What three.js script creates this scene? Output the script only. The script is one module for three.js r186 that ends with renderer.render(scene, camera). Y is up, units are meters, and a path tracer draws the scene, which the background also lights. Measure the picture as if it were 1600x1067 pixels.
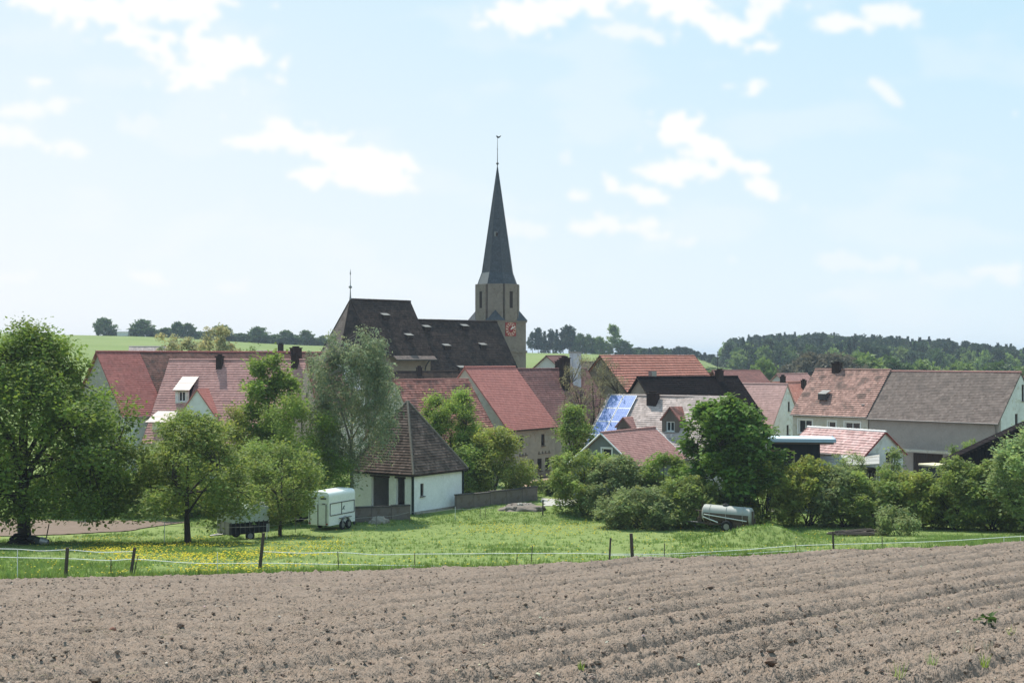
import * as THREE from 'three';
import { mergeGeometries } from 'three/addons/utils/BufferGeometryUtils.js';
import { ImprovedNoise } from 'three/addons/math/ImprovedNoise.js';
import { RoundedBoxGeometry } from 'three/addons/geometries/RoundedBoxGeometry.js';

// ---------------------------------------------------------------- camera, sky, sun, exposure
const EYE = 14, EXPOSURE = 1.42;
const scene = new THREE.Scene();
const camera = new THREE.PerspectiveCamera(29.87, 1024 / 682, 0.5, 6000);
camera.position.set(0, EYE, 0);
camera.rotation.x = Math.atan(26.5 / 2000);
const renderer = new THREE.WebGLRenderer({ antialias: true });
renderer.setSize(1024, 682);
renderer.toneMapping = THREE.LinearToneMapping;
renderer.toneMappingExposure = EXPOSURE;
renderer.shadowMap.enabled = true;

const SUN_AZ = -28 * Math.PI / 180, SUN_EL = 59 * Math.PI / 180;      // left of straight ahead, behind the village
const sunDir = new THREE.Vector3(Math.sin(SUN_AZ) * Math.cos(SUN_EL), Math.sin(SUN_EL), -Math.cos(SUN_AZ) * Math.cos(SUN_EL));
const sun = new THREE.DirectionalLight(new THREE.Color(1, 0.95, 0.86), 4.6);
sun.position.copy(sunDir).multiplyScalar(300).add(new THREE.Vector3(0, 0, -100));
sun.target.position.set(0, 0, -100);
sun.castShadow = true;
sun.shadow.mapSize.set(4096, 4096);
Object.assign(sun.shadow.camera, { left: -140, right: 140, top: 140, bottom: -140, near: 10, far: 900 });
scene.add(sun, sun.target);

// ---------------------------------------------------------------- random, noise
let seed = 7;
const rnd = () => { seed |= 0; seed = seed + 0x6D2B79F5 | 0; let t = Math.imul(seed ^ seed >>> 15, 1 | seed); t = t + Math.imul(t ^ t >>> 7, 61 | t) ^ t; return ((t ^ t >>> 14) >>> 0) / 4294967296; };
const rr = (a, b) => a + (b - a) * rnd();
const gauss = () => (rnd() + rnd() + rnd() + rnd() - 2) * 1.0;
const perlin = new ImprovedNoise();
const N = (x, y, z = 0) => perlin.noise(x + 311.7, y + 173.3, z + 57.1);
const fbm = (x, y, z = 0, o = 4) => { let a = 0, s = 1, f = 1; for (let i = 0; i < o; i++) { a += s * N(x * f, y * f, z + i * 7.3); s *= 0.5; f *= 2.03; } return a; };
const clamp = (x, a = 0, b = 1) => Math.min(b, Math.max(a, x));
const sst = (a, b, x) => { const t = clamp((x - a) / (b - a)); return t * t * (3 - 2 * t); };
const lerp = (a, b, t) => a + (b - a) * t;
const V = (x, y, z) => new THREE.Vector3(x, y, z);

// ---------------------------------------------------------------- sky: pale hazy blue with small fair-weather clouds
{
  const W = 2048, H = 1024, data = new Float32Array(W * H * 4);
  // clouds: azimuth (tan), elevation (tan), half-width, half-height, tilt, strength
  const C = [];
  const cl = (px, py, w, h, tilt = 0, s = 1) => C.push([(px - 800) / 2000, (560 - py) / 2000, w / 2000, h / 2000, tilt, s]);
  cl(120, 10, 130, 45, .3); cl(230, 65, 120, 45, .45); cl(320, 85, 90, 45, .1); cl(260, 10, 110, 34, 0); cl(370, 80, 50, 35, .4); cl(310, 115, 70, 22, .1);
  cl(52, 126, 16, 9, 0, .9); cl(40, 172, 85, 14, -.05, .75); cl(50, 220, 75, 20, .2, .8); cl(215, 195, 30, 18, 0, .35); cl(346, 184, 14, 7, 0, .7);
  cl(470, 215, 80, 22, .12); cl(560, 245, 75, 24, .3); cl(400, 220, 70, 12, .0, .9); cl(560, 285, 95, 18, .05); cl(240, 438, 30, 9, .3, .8); cl(355, 447, 38, 12, 0, .5); cl(20, 436, 40, 9, 0, .5); cl(430, 6, 8, 7, 0, .6);
  cl(850, 20, 80, 40, -.2); cl(980, 5, 120, 34, 0); cl(1080, 20, 130, 40, .1); cl(1190, 18, 40, 34, 0, .9); cl(1000, 48, 90, 16, .1, .7);
  cl(1320, 38, 65, 15, -.05, .9); cl(1390, 22, 40, 18, .1, .85); cl(1178, 134, 30, 17, 0, .9); cl(1145, 132, 18, 6, 0, .6); cl(1380, 138, 20, 14, .6, .7); cl(1592, 177, 20, 7, 0, .6);
  cl(1075, 210, 48, 26, .3); cl(1130, 238, 60, 24, .5); cl(1050, 268, 85, 15, .05, .95); cl(995, 232, 15, 7, 0, .7); cl(960, 285, 28, 20, .5, .9); cl(995, 302, 45, 13, .3, .9); cl(900, 307, 26, 9, 0, .8); cl(885, 250, 8, 12, 0, .35);
  cl(1200, 300, 50, 19, .35, .95); cl(960, 352, 85, 18, .05, .85); cl(1030, 368, 60, 13, .25, .7); cl(820, 358, 40, 12, 0, .5); cl(1340, 412, 80, 14, .1, .4); cl(1560, 424, 50, 16, .1, .6); cl(1480, 440, 80, 12, 0, .3); cl(1330, 465, 60, 8, 0, .3);
  for (let j = 0; j < H; j++) {
    const el = ((j + .5) / H - .5) * Math.PI, sy = Math.sin(el), cy = Math.cos(el);
    for (let i = 0; i < W; i++) {
      const ph = ((i + .5) / W - .5) * 2 * Math.PI, x = Math.cos(ph) * cy, z = Math.sin(ph) * cy;
      const e = Math.max(0, sy), cosS = x * sunDir.x + sy * sunDir.y + z * sunDir.z;
      const g = Math.pow(1 - e, 2.0), k = sst(0, .5, e);
      // rgb of the picture: horizon -> high blue
      let r = lerp(.27, .91, g), gr = lerp(.66, .975, g), b = lerp(.94, 1.025, g);
      const glow = .25 * Math.pow(clamp(cosS * .5 + .5), 6) * (1 - .45 * k);
      r += glow; gr += glow * .75; b += glow * .3;
      const az = Math.atan2(x, -z);
      const sideways = .07 * clamp(az / .4, -1, 1) * Math.cos(clamp(az, -1.57, 1.57));
      r -= sideways * 1.1; gr -= sideways * .35;
      // clouds
      let c = 0;
      if (sy > .01) {
        if (z < -.5 && sy < .35) {
          const u = x / -z, v = sy / -z;
          const wob = fbm(u * 22, v * 34, 3, 5) * 1.15, w2 = fbm(u * 85, v * 120, 9, 3);
          for (const q of C) {
            const dx = u - q[0], dy = v - q[1], t = q[4];
            if (Math.abs(dx) > q[2] * 2.6 || Math.abs(dy) > q[2] * 2 + q[3] * 4) continue;
            const lx = dx / q[2], ly = (dy + dx * t) / q[3];
            const dd = Math.sqrt(lx * lx + ly * ly * (ly < 0 ? 1.5 : 1));
            c = Math.max(c, q[5] * sst(.12, .68, 1.26 - dd + wob * .95 + w2 * .65));
          }
          c = Math.max(c, .18 * sst(.1, .6, fbm(u * 9, v * 22, 21, 4) + .12));
        }
        const out = Math.max(sst(.3, .42, sy), sst(-.75, -.6, z));
        if (out > 0) {
          const kx = x / (sy + .12), kz = z / (sy + .12);
          c = Math.max(c, out * sst(.18, .42, fbm(kx * 1.6, kz * 1.6, 5, 5)));
        }
      }
      r = lerp(r, 1.04, c); gr = lerp(gr, 1.04, c); b = lerp(b, 1.03, c);
      if (sy < 0) { const q = sst(0, -.06, sy); r = lerp(r, .35, q); gr = lerp(gr, .36, q); b = lerp(b, .33, q); }
      const o = (j * W + i) * 4;
      data[o] = r / EXPOSURE; data[o + 1] = gr / EXPOSURE; data[o + 2] = b / EXPOSURE; data[o + 3] = 1;
    }
  }
  const t = new THREE.DataTexture(data, W, H, THREE.RGBAFormat, THREE.FloatType);
  t.mapping = THREE.EquirectangularReflectionMapping; t.magFilter = t.minFilter = THREE.LinearFilter; t.needsUpdate = true;
  scene.background = t; scene.environment = t;
}

// ---------------------------------------------------------------- terrain heights; d is metres in front of the viewpoint
const edgeD = (x) => 43.2 + .341 * x + .5 * Math.sin(x * .23);                       // where the ploughed field ends
const fieldBase = (x, d) => EYE - 1.7 - (.1225 - (x < 3 ? .00036 : .00070) * clamp(x - 3, -22, 20)) * d;
function crestV(u) {
  const k = [[-.8, .024], [-.42, .0205], [-.36, .0185], [-.3, .0175], [-.15, .0100], [-.05, .0065], [.02, .0042], [.135, .0016], [.175, -.0125], [.25, -.0135], [.33, -.0165], [.42, -.022], [.55, -.024], [.9, -.024]];
  if (u <= k[0][0]) return k[0][1];
  for (let i = 1; i < k.length; i++) if (u <= k[i][0]) { const t = (u - k[i - 1][0]) / (k[i][0] - k[i - 1][0]); return lerp(k[i - 1][1], k[i][1], t * t * (3 - 2 * t) * .5 + t * .5); }
  return k[k.length - 1][1];
}
function ground(x, d) {
  const de = edgeD(x);
  if (d < de) return fieldBase(x, d);
  const e = fieldBase(x, de), right = clamp((x + 5) / 25);
  const step = .12 + .38 * right;
  const slope = e - step * sst(0, 1.8, d - de) - lerp(.110, .112, right) * (d - de);
  const flat = 2.3 + .12 * Math.sin(x * .09 + 1) * sst(60, 90, d);
  const k = 1.2, h = clamp(.5 + .5 * (flat - slope) / k);                             // smooth maximum of slope and flat
  let y = lerp(slope, flat, h) + k * h * (1 - h);
  y += .10 * N(x * .16, d * .16, 2) + .05 * N(x * .5, d * .5, 4) * sst(0, 4, d - de);
  const mx = x - 13.2, md = d - 66.5;
  y += (1.0 + .25 * N(x * .9, d * .9, 6)) * Math.exp(-(mx * mx) / (mx < 0 ? 6.5 : 5) - md * md / 3.4) + .3 * Math.exp(-((mx + 3.4) ** 2) / 5 - md * md / 4);
  if (d > 215) {
    const u = x / d, D = 620, cr = EYE + crestV(u) * D;
    y = d < D ? lerp(y, cr, Math.pow(sst(200, 640, d), .9) * .93 / Math.pow(sst(200, 640, D), .9) + .07 * (d - 215) / (D - 215)) : cr - (d - D) * .011 * sst(620, 800, d) * (1 - .8 * sst(.12, .18, u));
    // wooded rise on the eastern side
    const fu = x - 185, fd = d - 800;
    y += 8.5 * Math.exp(-(fu * fu) / (fu < 0 ? 4500 : 14000) - fd * fd / 26000) * sst(480, 680, d);
  }
  return y;
}
const at = (px, d, y) => V((px - 800) / 2000 * d, y === undefined ? ground((px - 800) / 2000 * d, d) : EYE + (560 - y) / 2000 * d, -d);
const onGround = (px, d, lift = 0) => { const p = at(px, d); p.y += lift; return p; };

// ---------------------------------------------------------------- textures and materials
const s8 = (l) => Math.round(255 * (l <= .0031308 ? 12.92 * l : 1.055 * Math.pow(l, 1 / 2.4) - .055));
function tex(n, fn, srgb = true) {
  const a = new Uint8Array(n * n * 4);
  for (let j = 0; j < n; j++) for (let i = 0; i < n; i++) {
    const c = fn(i / n, j / n, i, j), o = (j * n + i) * 4;
    for (let k = 0; k < 3; k++) a[o + k] = srgb ? s8(clamp(c[k])) : Math.round(255 * clamp(c[k]));
    a[o + 3] = 255;
  }
  const t = new THREE.DataTexture(a, n, n, THREE.RGBAFormat);
  if (srgb) t.colorSpace = THREE.SRGBColorSpace;
  t.wrapS = t.wrapT = THREE.RepeatWrapping; t.magFilter = THREE.LinearFilter; t.minFilter = THREE.LinearMipmapLinearFilter; t.generateMipmaps = true; t.needsUpdate = true;
  return t;
}
// noise that repeats at 1
const tn = (u, v, f, z = 0) => {
  const a = N(u * f, v * f, z), b = N((u - 1) * f, v * f, z), c = N(u * f, (v - 1) * f, z), d = N((u - 1) * f, (v - 1) * f, z);
  const su = u * u * (3 - 2 * u), sv = v * v * (3 - 2 * v);
  return lerp(lerp(a, b, su), lerp(c, d, su), sv);
};
const mix3 = (a, b, t) => [lerp(a[0], b[0], t), lerp(a[1], b[1], t), lerp(a[2], b[2], t)];
const hash = (i, j, k = 0) => { let h = Math.imul(i + 101, 374761393) + Math.imul(j + 57, 668265263) + Math.imul(k + 13, 1274126177); h = Math.imul(h ^ h >>> 13, 1274126177); return ((h ^ h >>> 16) >>> 0) / 4294967296; };
// roof tiles: every texture covers 6.4 m x 6.4 m, 32 tiles a row, one tone for each tile plus blotches of lichen and soot
function tileTex(a, b, dark, wDark, vary, rows = 28) {
  return tex(512, (u, v) => {
    const row = Math.floor(v * rows), off = row % 2 ? .5 : 0, col = Math.floor(((u * 32 + off) % 32));
    const h = hash(col, row, 3), h2 = hash(col, row, 8);
    let c = mix3(a, b, h);
    const blotch = sst(.0, .45, tn(u, v, 5, 2) + .6 * tn(u, v, 13, 5) + .35 * (h2 - .5));
    c = mix3(c, dark, wDark * blotch);
    const m = 1 + vary * (h2 - .5) + .10 * tn(u, v, 60, 3);
    return [c[0] * m, c[1] * m, c[2] * m];
  });
}
const grain = tex(512, (u, v) => { const m = .90 + .10 * tn(u, v, 6, 1) + .10 * tn(u, v, 22, 2) + .08 * tn(u, v, 90, 3); return [m, m, m * .99]; });
const stain = tex(512, (u, v) => { const m = .86 + .16 * tn(u, v, 4, 11) + .12 * tn(u * 1, v, 11, 12) + .10 * tn(u, v, 60, 13), w = sst(.15, .5, tn(u, v, 7, 15) + .5 * tn(u, v, 25, 16)); return [m * (1 - .16 * w), m * (1 - .19 * w), m * (1 - .26 * w)]; });
const boards = tex(256, (u, v) => { const i = Math.floor(u * 16), m = .75 + .35 * hash(i, 2) + .12 * N(u * 60, v * 3, i); return [m, m * .98, m * .96]; });
const lumpy = tex(256, (u, v) => { const m = .5 + .35 * tn(u, v, 16, 4) + .25 * tn(u, v, 48, 5); return [m, m, m]; }, false);
const crumb = tex(1024, (u, v) => { const m = .45 + .22 * tn(u, v, 40, 6) + .30 * Math.abs(tn(u, v, 95, 7)) + .28 * tn(u, v, 210, 8); return [m, m, m]; }, false);
const mats = {};
const M = (key, rgb, o = {}) => mats[key] ??= new THREE.MeshPhysicalMaterial({ name: key, color: new THREE.Color().setRGB(...rgb), roughness: .9, specularIntensity: (o.roughness ?? .9) > .65 ? .25 : 1, ...o });
const plaster = (key, rgb, map = grain) => M(key, rgb, { map, bumpMap: lumpy, bumpScale: .006, roughness: .95 });
const roofM = (key, map, o = {}) => M(key, [1, 1, 1], { map, roughness: .82, ...o });
const R_pink = roofM('pale_red_tile', tileTex([.37, .195, .175], [.44, .245, .22], [.28, .16, .15], .4, .25));
const R_red = roofM('new_red_tile', tileTex([.375, .145, .122], [.44, .18, .155], [.32, .135, .118], .35, .18));
const R_barnred = roofM('barn_red_tile', tileTex([.255, .088, .078], [.32, .12, .105], [.20, .09, .082], .45, .25));
const R_sooty = roofM('sooty_tile', tileTex([.11, .058, .048], [.17, .085, .07], [.055, .042, .038], .75, .5));
const R_old = roofM('weathered_red_tile', tileTex([.25, .10, .08], [.36, .17, .14], [.09, .06, .055], .7, .6));
const R_brown = roofM('brown_tile', tileTex([.17, .082, .075], [.23, .115, .105], [.12, .07, .065], .5, .3));
const R_stripe = roofM('orange_red_tile', tileTex([.40, .155, .115], [.49, .225, .175], [.33, .14, .115], .4, .3));
const R_black = roofM('black_tile', tileTex([.012, .009, .010], [.020, .015, .015], [.009, .008, .008], .4, .4), { roughness: .95, specularIntensity: .06 });
const R_church = roofM('dark_church_tile', tileTex([.040, .029, .025], [.068, .049, .041], [.022, .018, .017], .7, .5), { roughness: .95, specularIntensity: .06 });
const R_pale = roofM('pale_pink_tile', tileTex([.39, .315, .29], [.50, .41, .38], [.27, .215, .20], .6, .45));
const R_rhouse = roofM('mottled_tile', tileTex([.255, .150, .125], [.37, .225, .19], [.10, .072, .062], .8, .55));
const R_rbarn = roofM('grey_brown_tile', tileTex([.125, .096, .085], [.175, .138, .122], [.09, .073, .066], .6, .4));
const R_garage = roofM('pantile', tileTex([.42, .255, .24], [.56, .39, .37], [.34, .21, .20], .35, .5, 20));
const R_shed = roofM('brick_red_tile', tileTex([.30, .155, .138], [.385, .21, .188], [.23, .135, .125], .4, .3));
const R_rose = roofM('rose_tile', tileTex([.38, .235, .212], [.45, .285, .26], [.30, .19, .175], .4, .25));
const R_hut = roofM('dark_hut_tile', tileTex([.085, .062, .052], [.155, .115, .098], [.045, .038, .032], .6, .6), { roughness: .95, specularIntensity: .06 });
const P_white = plaster('white_plaster', [.72, .72, .70], stain), P_cream = plaster('cream_plaster', [.50, .46, .38], stain), P_grey = plaster('grey_plaster', [.36, .34, .31], stain);
const P_church = plaster('sandstone', [.255, .215, .178], stain), P_beige = plaster('beige_plaster', [.56, .53, .46], stain), P_taupe = plaster('taupe_plaster', [.34, .30, .275], grain), P_lilac = plaster('lilac_plaster', [.62, .60, .64], grain);
const P_slate = plaster('grey_green_boards', [.19, .21, .20], grain);
const woodDark = M('dark_wood', [.045, .032, .026], { map: boards }), woodGrey = M('grey_wood', [.16, .135, .115], { map: boards }), woodPost = M('post_wood', [.085, .07, .06], { map: boards });
const brickDark = M('chimney_brick', [.045, .032, .03], { map: stain }), brickRed = M('red_brick', [.22, .10, .08], { map: stain });
const frameW = M('white_frame', [.70, .70, .68], { roughness: .5 }), frameD = M('brown_frame', [.07, .045, .035], { roughness: .6 }), glass = M('window_glass', [.02, .022, .025], { roughness: .08 });
const metalG = M('grey_metal', [.22, .22, .22], { roughness: .45, metalness: .5 }), metalD = M('dark_metal', [.035, .033, .032], { roughness: .6 }), rubber = M('rubber', [.02, .02, .021], { roughness: .85 });
const gutterM = M('gutter_metal', [.16, .14, .135], { roughness: .5, metalness: .3 });
const slate = M('spire_slate', [.050, .056, .068], { map: tileTex([.55, .55, .55], [1, 1, 1], [.4, .42, .42], .5, .4), roughness: .55 });
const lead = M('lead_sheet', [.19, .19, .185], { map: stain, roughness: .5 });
const bark = M('bark', [.055, .045, .037], { map: stain, bumpMap: lumpy, bumpScale: .03 }), barkBirch = M('birch_bark', [.24, .225, .20], { map: stain });
const leafM = (key, rgb, back = .45) => mats[key] ??= new THREE.MeshPhysicalMaterial({ name: key, color: new THREE.Color().setRGB(...rgb), roughness: .8, specularIntensity: .3, transmission: Math.min(.62, back + .15), thickness: 0, side: THREE.DoubleSide });

// ---------------------------------------------------------------- scene helpers
const taken = {};
const numbered = (n) => { taken[n] = (taken[n] ?? -1) + 1; return taken[n] ? n + '_' + String(taken[n]).padStart(3, '0') : n; };
const shadows = (o) => { o.castShadow = o.receiveShadow = true; return o; };
function thing(name, label, category, pos = [0, 0, 0], turn = 0, group) {
  const o = new THREE.Group(); o.name = numbered(name); scene.add(o);
  o.position.set(...(pos.isVector3 ? pos.toArray() : pos)); o.rotation.y = turn; o.userData = { label, category };
  if (group) o.userData.group = group;
  return o;
}
function part(name, geos, mat, parent, label) {
  const list = (Array.isArray(geos) ? geos : [geos]).map((g) => { const h = g.index ? g.toNonIndexed() : g; for (const k of Object.keys(h.attributes)) if (!['position', 'normal', 'uv'].includes(k)) h.deleteAttribute(k); return h; });
  const m = shadows(new THREE.Mesh(list.length > 1 ? mergeGeometries(list) : list[0], mat));
  m.name = name; parent.add(m); if (label) m.userData.label = label;
  return m;
}
function single(name, geos, mat, label, category, group, kind) {
  const m = part(numbered(name), geos, mat, scene);
  m.userData = kind ? { kind } : { label, category }; if (kind && label) { m.userData.label = label; m.userData.category = category; } if (group) m.userData.group = group;
  return m;
}
const box = (w, h, l, x = 0, y = 0, z = 0) => { const g = new THREE.BoxGeometry(w, h, l); const u = g.attributes.uv, n = g.attributes.normal; for (let i = 0; i < u.count; i++) { const nx = Math.abs(n.getX(i)), ny = Math.abs(n.getY(i)); u.setXY(i, u.getX(i) * (nx > .5 ? l : w) / 4, u.getY(i) * (ny > .5 ? l : h) / 4); } return g.translate(x, y, z); };
const rbox = (w, h, l, x = 0, y = 0, z = 0, r = .03) => new RoundedBoxGeometry(w, h, l, 2, r).translate(x, y, z);
const cyl = (r0, r1, h, x = 0, y = 0, z = 0, n = 12) => new THREE.CylinderGeometry(r1, r0, h, n).translate(x, y + h / 2, z);
function bar(a, b, r, n = 6, r2 = r) {
  const d = b.clone().sub(a), g = new THREE.CylinderGeometry(r2, r, d.length(), n);
  g.applyQuaternion(new THREE.Quaternion().setFromUnitVectors(V(0, 1, 0), d.normalize())); const c = a.clone().add(b).multiplyScalar(.5); return g.translate(c.x, c.y, c.z);
}
function tube(points, r, seg = 6, n = 5) { return new THREE.TubeGeometry(new THREE.CatmullRomCurve3(points), Math.max(2, points.length * seg), r, n); }
function rawGeo(pos, uv) { const g = new THREE.BufferGeometry(); g.setAttribute('position', new THREE.Float32BufferAttribute(pos, 3)); g.setAttribute('uv', new THREE.Float32BufferAttribute(uv, 2)); g.computeVertexNormals(); return g; }

// a roof slope of overlapping courses between ridge A-B and eave C-D (A above C, B above D), seen from outside with A at the left
function slope(A, B, C, D, course = .25, riser = .03, sag = 0, thick = .1) {
  const pos = [], uv = [];
  const down = C.clone().add(D).sub(A).sub(B).multiplyScalar(.5), len = down.length(), n = Math.max(2, Math.round(len / course));
  const along = B.clone().sub(A).lengthSq() > D.clone().sub(C).lengthSq() ? B.clone().sub(A) : D.clone().sub(C);
  const nor = down.clone().cross(along).normalize(); if (nor.y < 0) nor.negate();
  const ax = along.clone().normalize(), dn = down.clone().normalize(), S = Math.max(2, Math.round(along.length() / .9)), sd = rnd() * 90;
  const P = (s, t, l) => { const a = A.clone().lerp(B, s), c = C.clone().lerp(D, s), p = a.lerp(c, t); const q = p.dot(ax), w = p.dot(dn); return p.addScaledVector(nor, l + sag * (N(q * .22 + sd, w * .3) + .5 * N(q * .8, w * .8 + sd))); };
  const quad = (a, b, c, d) => { for (const p of [a, c, b, b, c, d]) { pos.push(p.x, p.y, p.z); uv.push(p.dot(ax) / 6.4, -p.dot(dn) / 6.4); } };
  for (let i = 0; i < n; i++) {
    const j = Array.from({ length: S + 1 }, () => riser * rr(.85, 1.15));
    for (let k = 0; k < S; k++) {
      const a = P(k / S, i / n, .0), b = P((k + 1) / S, i / n, .0), c = P(k / S, (i + 1) / n, j[k]), d = P((k + 1) / S, (i + 1) / n, j[k + 1]);
      quad(a, b, c, d);
      quad(c, d, P(k / S, (i + 1) / n, i === n - 1 ? -thick : -.005), P((k + 1) / S, (i + 1) / n, i === n - 1 ? -thick : -.005));
    }
  }
  const o = nor.clone().multiplyScalar(-thick), a = A.clone().add(o), b = B.clone().add(o), c = C.clone().add(o), d = D.clone().add(o);
  quad(b, a, d, c);                                                               // underside
  quad(A.clone().addScaledVector(nor, riser), a, C.clone().addScaledVector(nor, riser), c); quad(b, B.clone().addScaledVector(nor, riser), d, D.clone().addScaledVector(nor, riser));
  return rawGeo(pos, uv);
}
function ridgeCap(a, b, r = .13) {                                                // half-round ridge tiles laid end to end
  const n = Math.max(2, Math.round(a.distanceTo(b) / .42)), out = [];
  for (let i = 0; i < n; i++) out.push(bar(a.clone().lerp(b, i / n), a.clone().lerp(b, (i + 1.06) / n), r * rr(.92, 1.08), 8, r * .86));
  return out;
}
// a wall panel with openings; (o) its lower left corner seen from outside, axes right/up/out
function panel(pts, holes, t, o, right, out) {
  const s = new THREE.Shape(pts.map((p) => new THREE.Vector2(...p)));
  for (const [x, y, w, h] of holes) { const q = new THREE.Path(); q.moveTo(x - w / 2, y); q.lineTo(x - w / 2, y + h); q.lineTo(x + w / 2, y + h); q.lineTo(x + w / 2, y); q.closePath(); s.holes.push(q); }
  const g = new THREE.ExtrudeGeometry(s, { depth: t, bevelEnabled: false });
  const u = g.attributes.uv; for (let i = 0; i < u.count; i++) u.setXY(i, u.getX(i) / 4, u.getY(i) / 4);
  return g.translate(0, 0, -t).applyMatrix4(new THREE.Matrix4().makeBasis(right, V(0, 1, 0), out).setPosition(o));
}
// window in an opening: frame with bars, sill, pane behind
function windowIn(parent, w, o, right, out, frame = frameW, kind = 'window') {
  const [x, y, ww, hh, opt = {}] = w, m = new THREE.Matrix4().makeBasis(right, V(0, 1, 0), out).setPosition(o.clone().addScaledVector(right, x).add(V(0, y, 0)));
  const f = opt.f ?? Math.min(.09, ww * .12), g = [], dp = -.12;
  if (kind === 'window') {
    g.push(box(f, hh - .01, .07, -ww / 2 + f / 2 + .005, hh / 2, dp), box(f, hh - .01, .07, ww / 2 - f / 2 - .005, hh / 2, dp), box(ww - 2 * f - .01, f, .068, 0, hh - f / 2 - .005, dp), box(ww - 2 * f - .01, f, .068, 0, f / 2 + .005, dp));
    for (let i = 1; i < (opt.n ?? 2); i++) g.push(box(f * .8, hh - 2 * f - .012, .06, -ww / 2 + ww * i / (opt.n ?? 2), hh / 2, dp));
    if (opt.h) g.push(box(ww - 2 * f - .012, f * .6, .05, 0, hh * opt.h, dp));
    g.push(box(ww + .12, .05, .16, 0, -.028, .06));
    if (opt.trim) { const T = opt.trim; g.push(box(T, hh + 2 * T, .03, -ww / 2 - T / 2, hh / 2, .017), box(T, hh + 2 * T, .03, ww / 2 + T / 2, hh / 2, .017), box(ww - .004, T, .03, 0, hh + T / 2, .017)); }
    const win = part('window', g.map((q) => q.applyMatrix4(m)), frame, parent);
    part('pane', box(ww - .02, hh - .02, .02, 0, hh / 2, dp - .045).applyMatrix4(m), glass, win);
  } else {
    const n = opt.n ?? Math.max(2, Math.round(ww / .28)), d = part('door', box(ww - .02, hh - .02, .04, 0, hh / 2, dp - .06).applyMatrix4(m), opt.mat ?? woodDark, parent);
    for (let i = 0; i < n; i++) part('plank', box(ww / n - .02, hh - .05, .03, -ww / 2 + ww * (i + .5) / n, hh / 2, dp - .025 + rr(-.004, .004)).applyMatrix4(m), opt.mat ?? woodDark, d);
  }
}
// gabled house. Local axes: x along the ridge, +z towards the front slope; origin below the ridge's first end
function house(o) {
  const { L, th, x0, d0 } = o, yb = o.yb ?? ground(x0, d0) - .2, H = o.yr - yb, hw = o.hw - (o.oe ?? .35), E = H - (o.yr - o.ye) * hw / o.hw;
  const g = thing(o.name, o.label, o.cat ?? 'house', [x0, yb, -d0], th * Math.PI / 180, o.group);
  const X = V(1, 0, 0), Z = V(0, 0, 1), nX = V(-1, 0, 0), nZ = V(0, 0, -1), t = .3, lo = .12, w = o.win ?? {};
  const gab = [[t + .002, 0], [2 * hw - t - .002, 0], [2 * hw - t - .002, E + (H - E) * t / hw - lo], [hw, H - lo], [t + .002, E + (H - E) * t / hw - lo]];
  const holes = (k) => (w[k] ?? []).map((q) => q.slice(0, 4));
  const face = { front: [V(0, 0, hw), X, Z], left: [V(0, 0, -hw), Z, nX], right: [V(L, 0, hw), nZ, X], back: [V(L, 0, -hw), nX, nZ] };
  const rect = [[0, 0], [L, 0], [L, E - lo], [0, E - lo]];
  const wallG = { front: panel(rect, holes('front'), t, ...face.front), back: panel(rect, [], t, ...face.back), left: panel(gab, holes('left'), t, ...face.left), right: panel(gab, holes('right'), t, ...face.right) };
  for (const k of ['front', 'back']) part('wall', wallG[k], o.wall, g);
  for (const k of ['left', 'right']) part('gable_wall', wallG[k], o.gableMat ?? o.wall, g);
  for (const k of Object.keys(w)) for (const q of w[k]) windowIn(g, q, face[k][0], face[k][1], face[k][2], q[4]?.mat ?? o.frame ?? frameW, q[4]?.door ? 'door' : 'window');
  const ov = o.ov ?? .3, oe = o.oe ?? .35, k = 1 + oe / hw, ye = H - (H - E) * k, up = V(0, .03, 0);
  const pr = (x, s) => [V(x, H, 0).add(up), V(x, ye, s * hw * k).add(up)];
  const runs = o.roofRuns ?? [[-ov, L + ov, o.roof]];
  runs.forEach(([a, b, mat], i) => {
    const [A, C] = pr(a, 1), [B, D] = pr(b, 1), [A2, C2] = pr(a, -1), [B2, D2] = pr(b, -1), h = i ? .006 : 0;
    const geos = [slope(A, B, C, D, o.course ?? .25, o.riser ?? .03, o.sag ?? .03), slope(B2, A2, D2, C2, .5, .03, 0)];
    if (h) geos.forEach((q) => q.translate(0, h, 0));
    part('roof', geos, mat, g);
  });
  part('ridge_tiles', ridgeCap(V(-ov, H + .02, 0), V(L + ov, H + .02, 0), o.capR ?? .12), o.capMat ?? o.roof, g);
  if (o.gutter !== false) part('gutter', [bar(V(-ov, ye - .05, hw * k + .05), V(L + ov, ye - .05, hw * k + .05), .065, 8)], o.gutterMat ?? gutterM, g);
  if (o.downpipe !== undefined) part('downpipe', tube([V(o.downpipe, ye - .08, hw * k + .04), V(o.downpipe, ye - .4, hw + .1), V(o.downpipe, ye - .8, hw + .08), V(o.downpipe, .2, hw + .08)], .05, 5, 6), gutterM, g);
  if (o.verge) for (const x of [-ov, L + ov]) part('verge_board', [1, -1].map((s) => { const [a, c] = pr(x, s); return bar(a.add(V(0, -.06, 0)), c.add(V(0, -.06, 0)), .07, 4); }), o.verge, g);
  for (const [x, z, w2, l2, hgt, mat] of o.chimneys ?? []) {
    const y0 = H - Math.abs(z) * (H - E) / hw - .6, c = part('chimney', box(w2, hgt + .6, l2, x, y0 + (hgt + .6) / 2, z), mat ?? brickDark, g);
    part('chimney_cap', [box(w2 + .14, .1, l2 + .14, x, y0 + hgt + .652, z), box(w2 * .6, .16, l2 * .6, x, y0 + hgt + .785, z)], mat ?? brickDark, c);
  }
  o.extra?.(g, { H, E, yb, face, roofY: (z) => H - Math.abs(z) * (H - E) / hw });
  return g;
}
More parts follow.
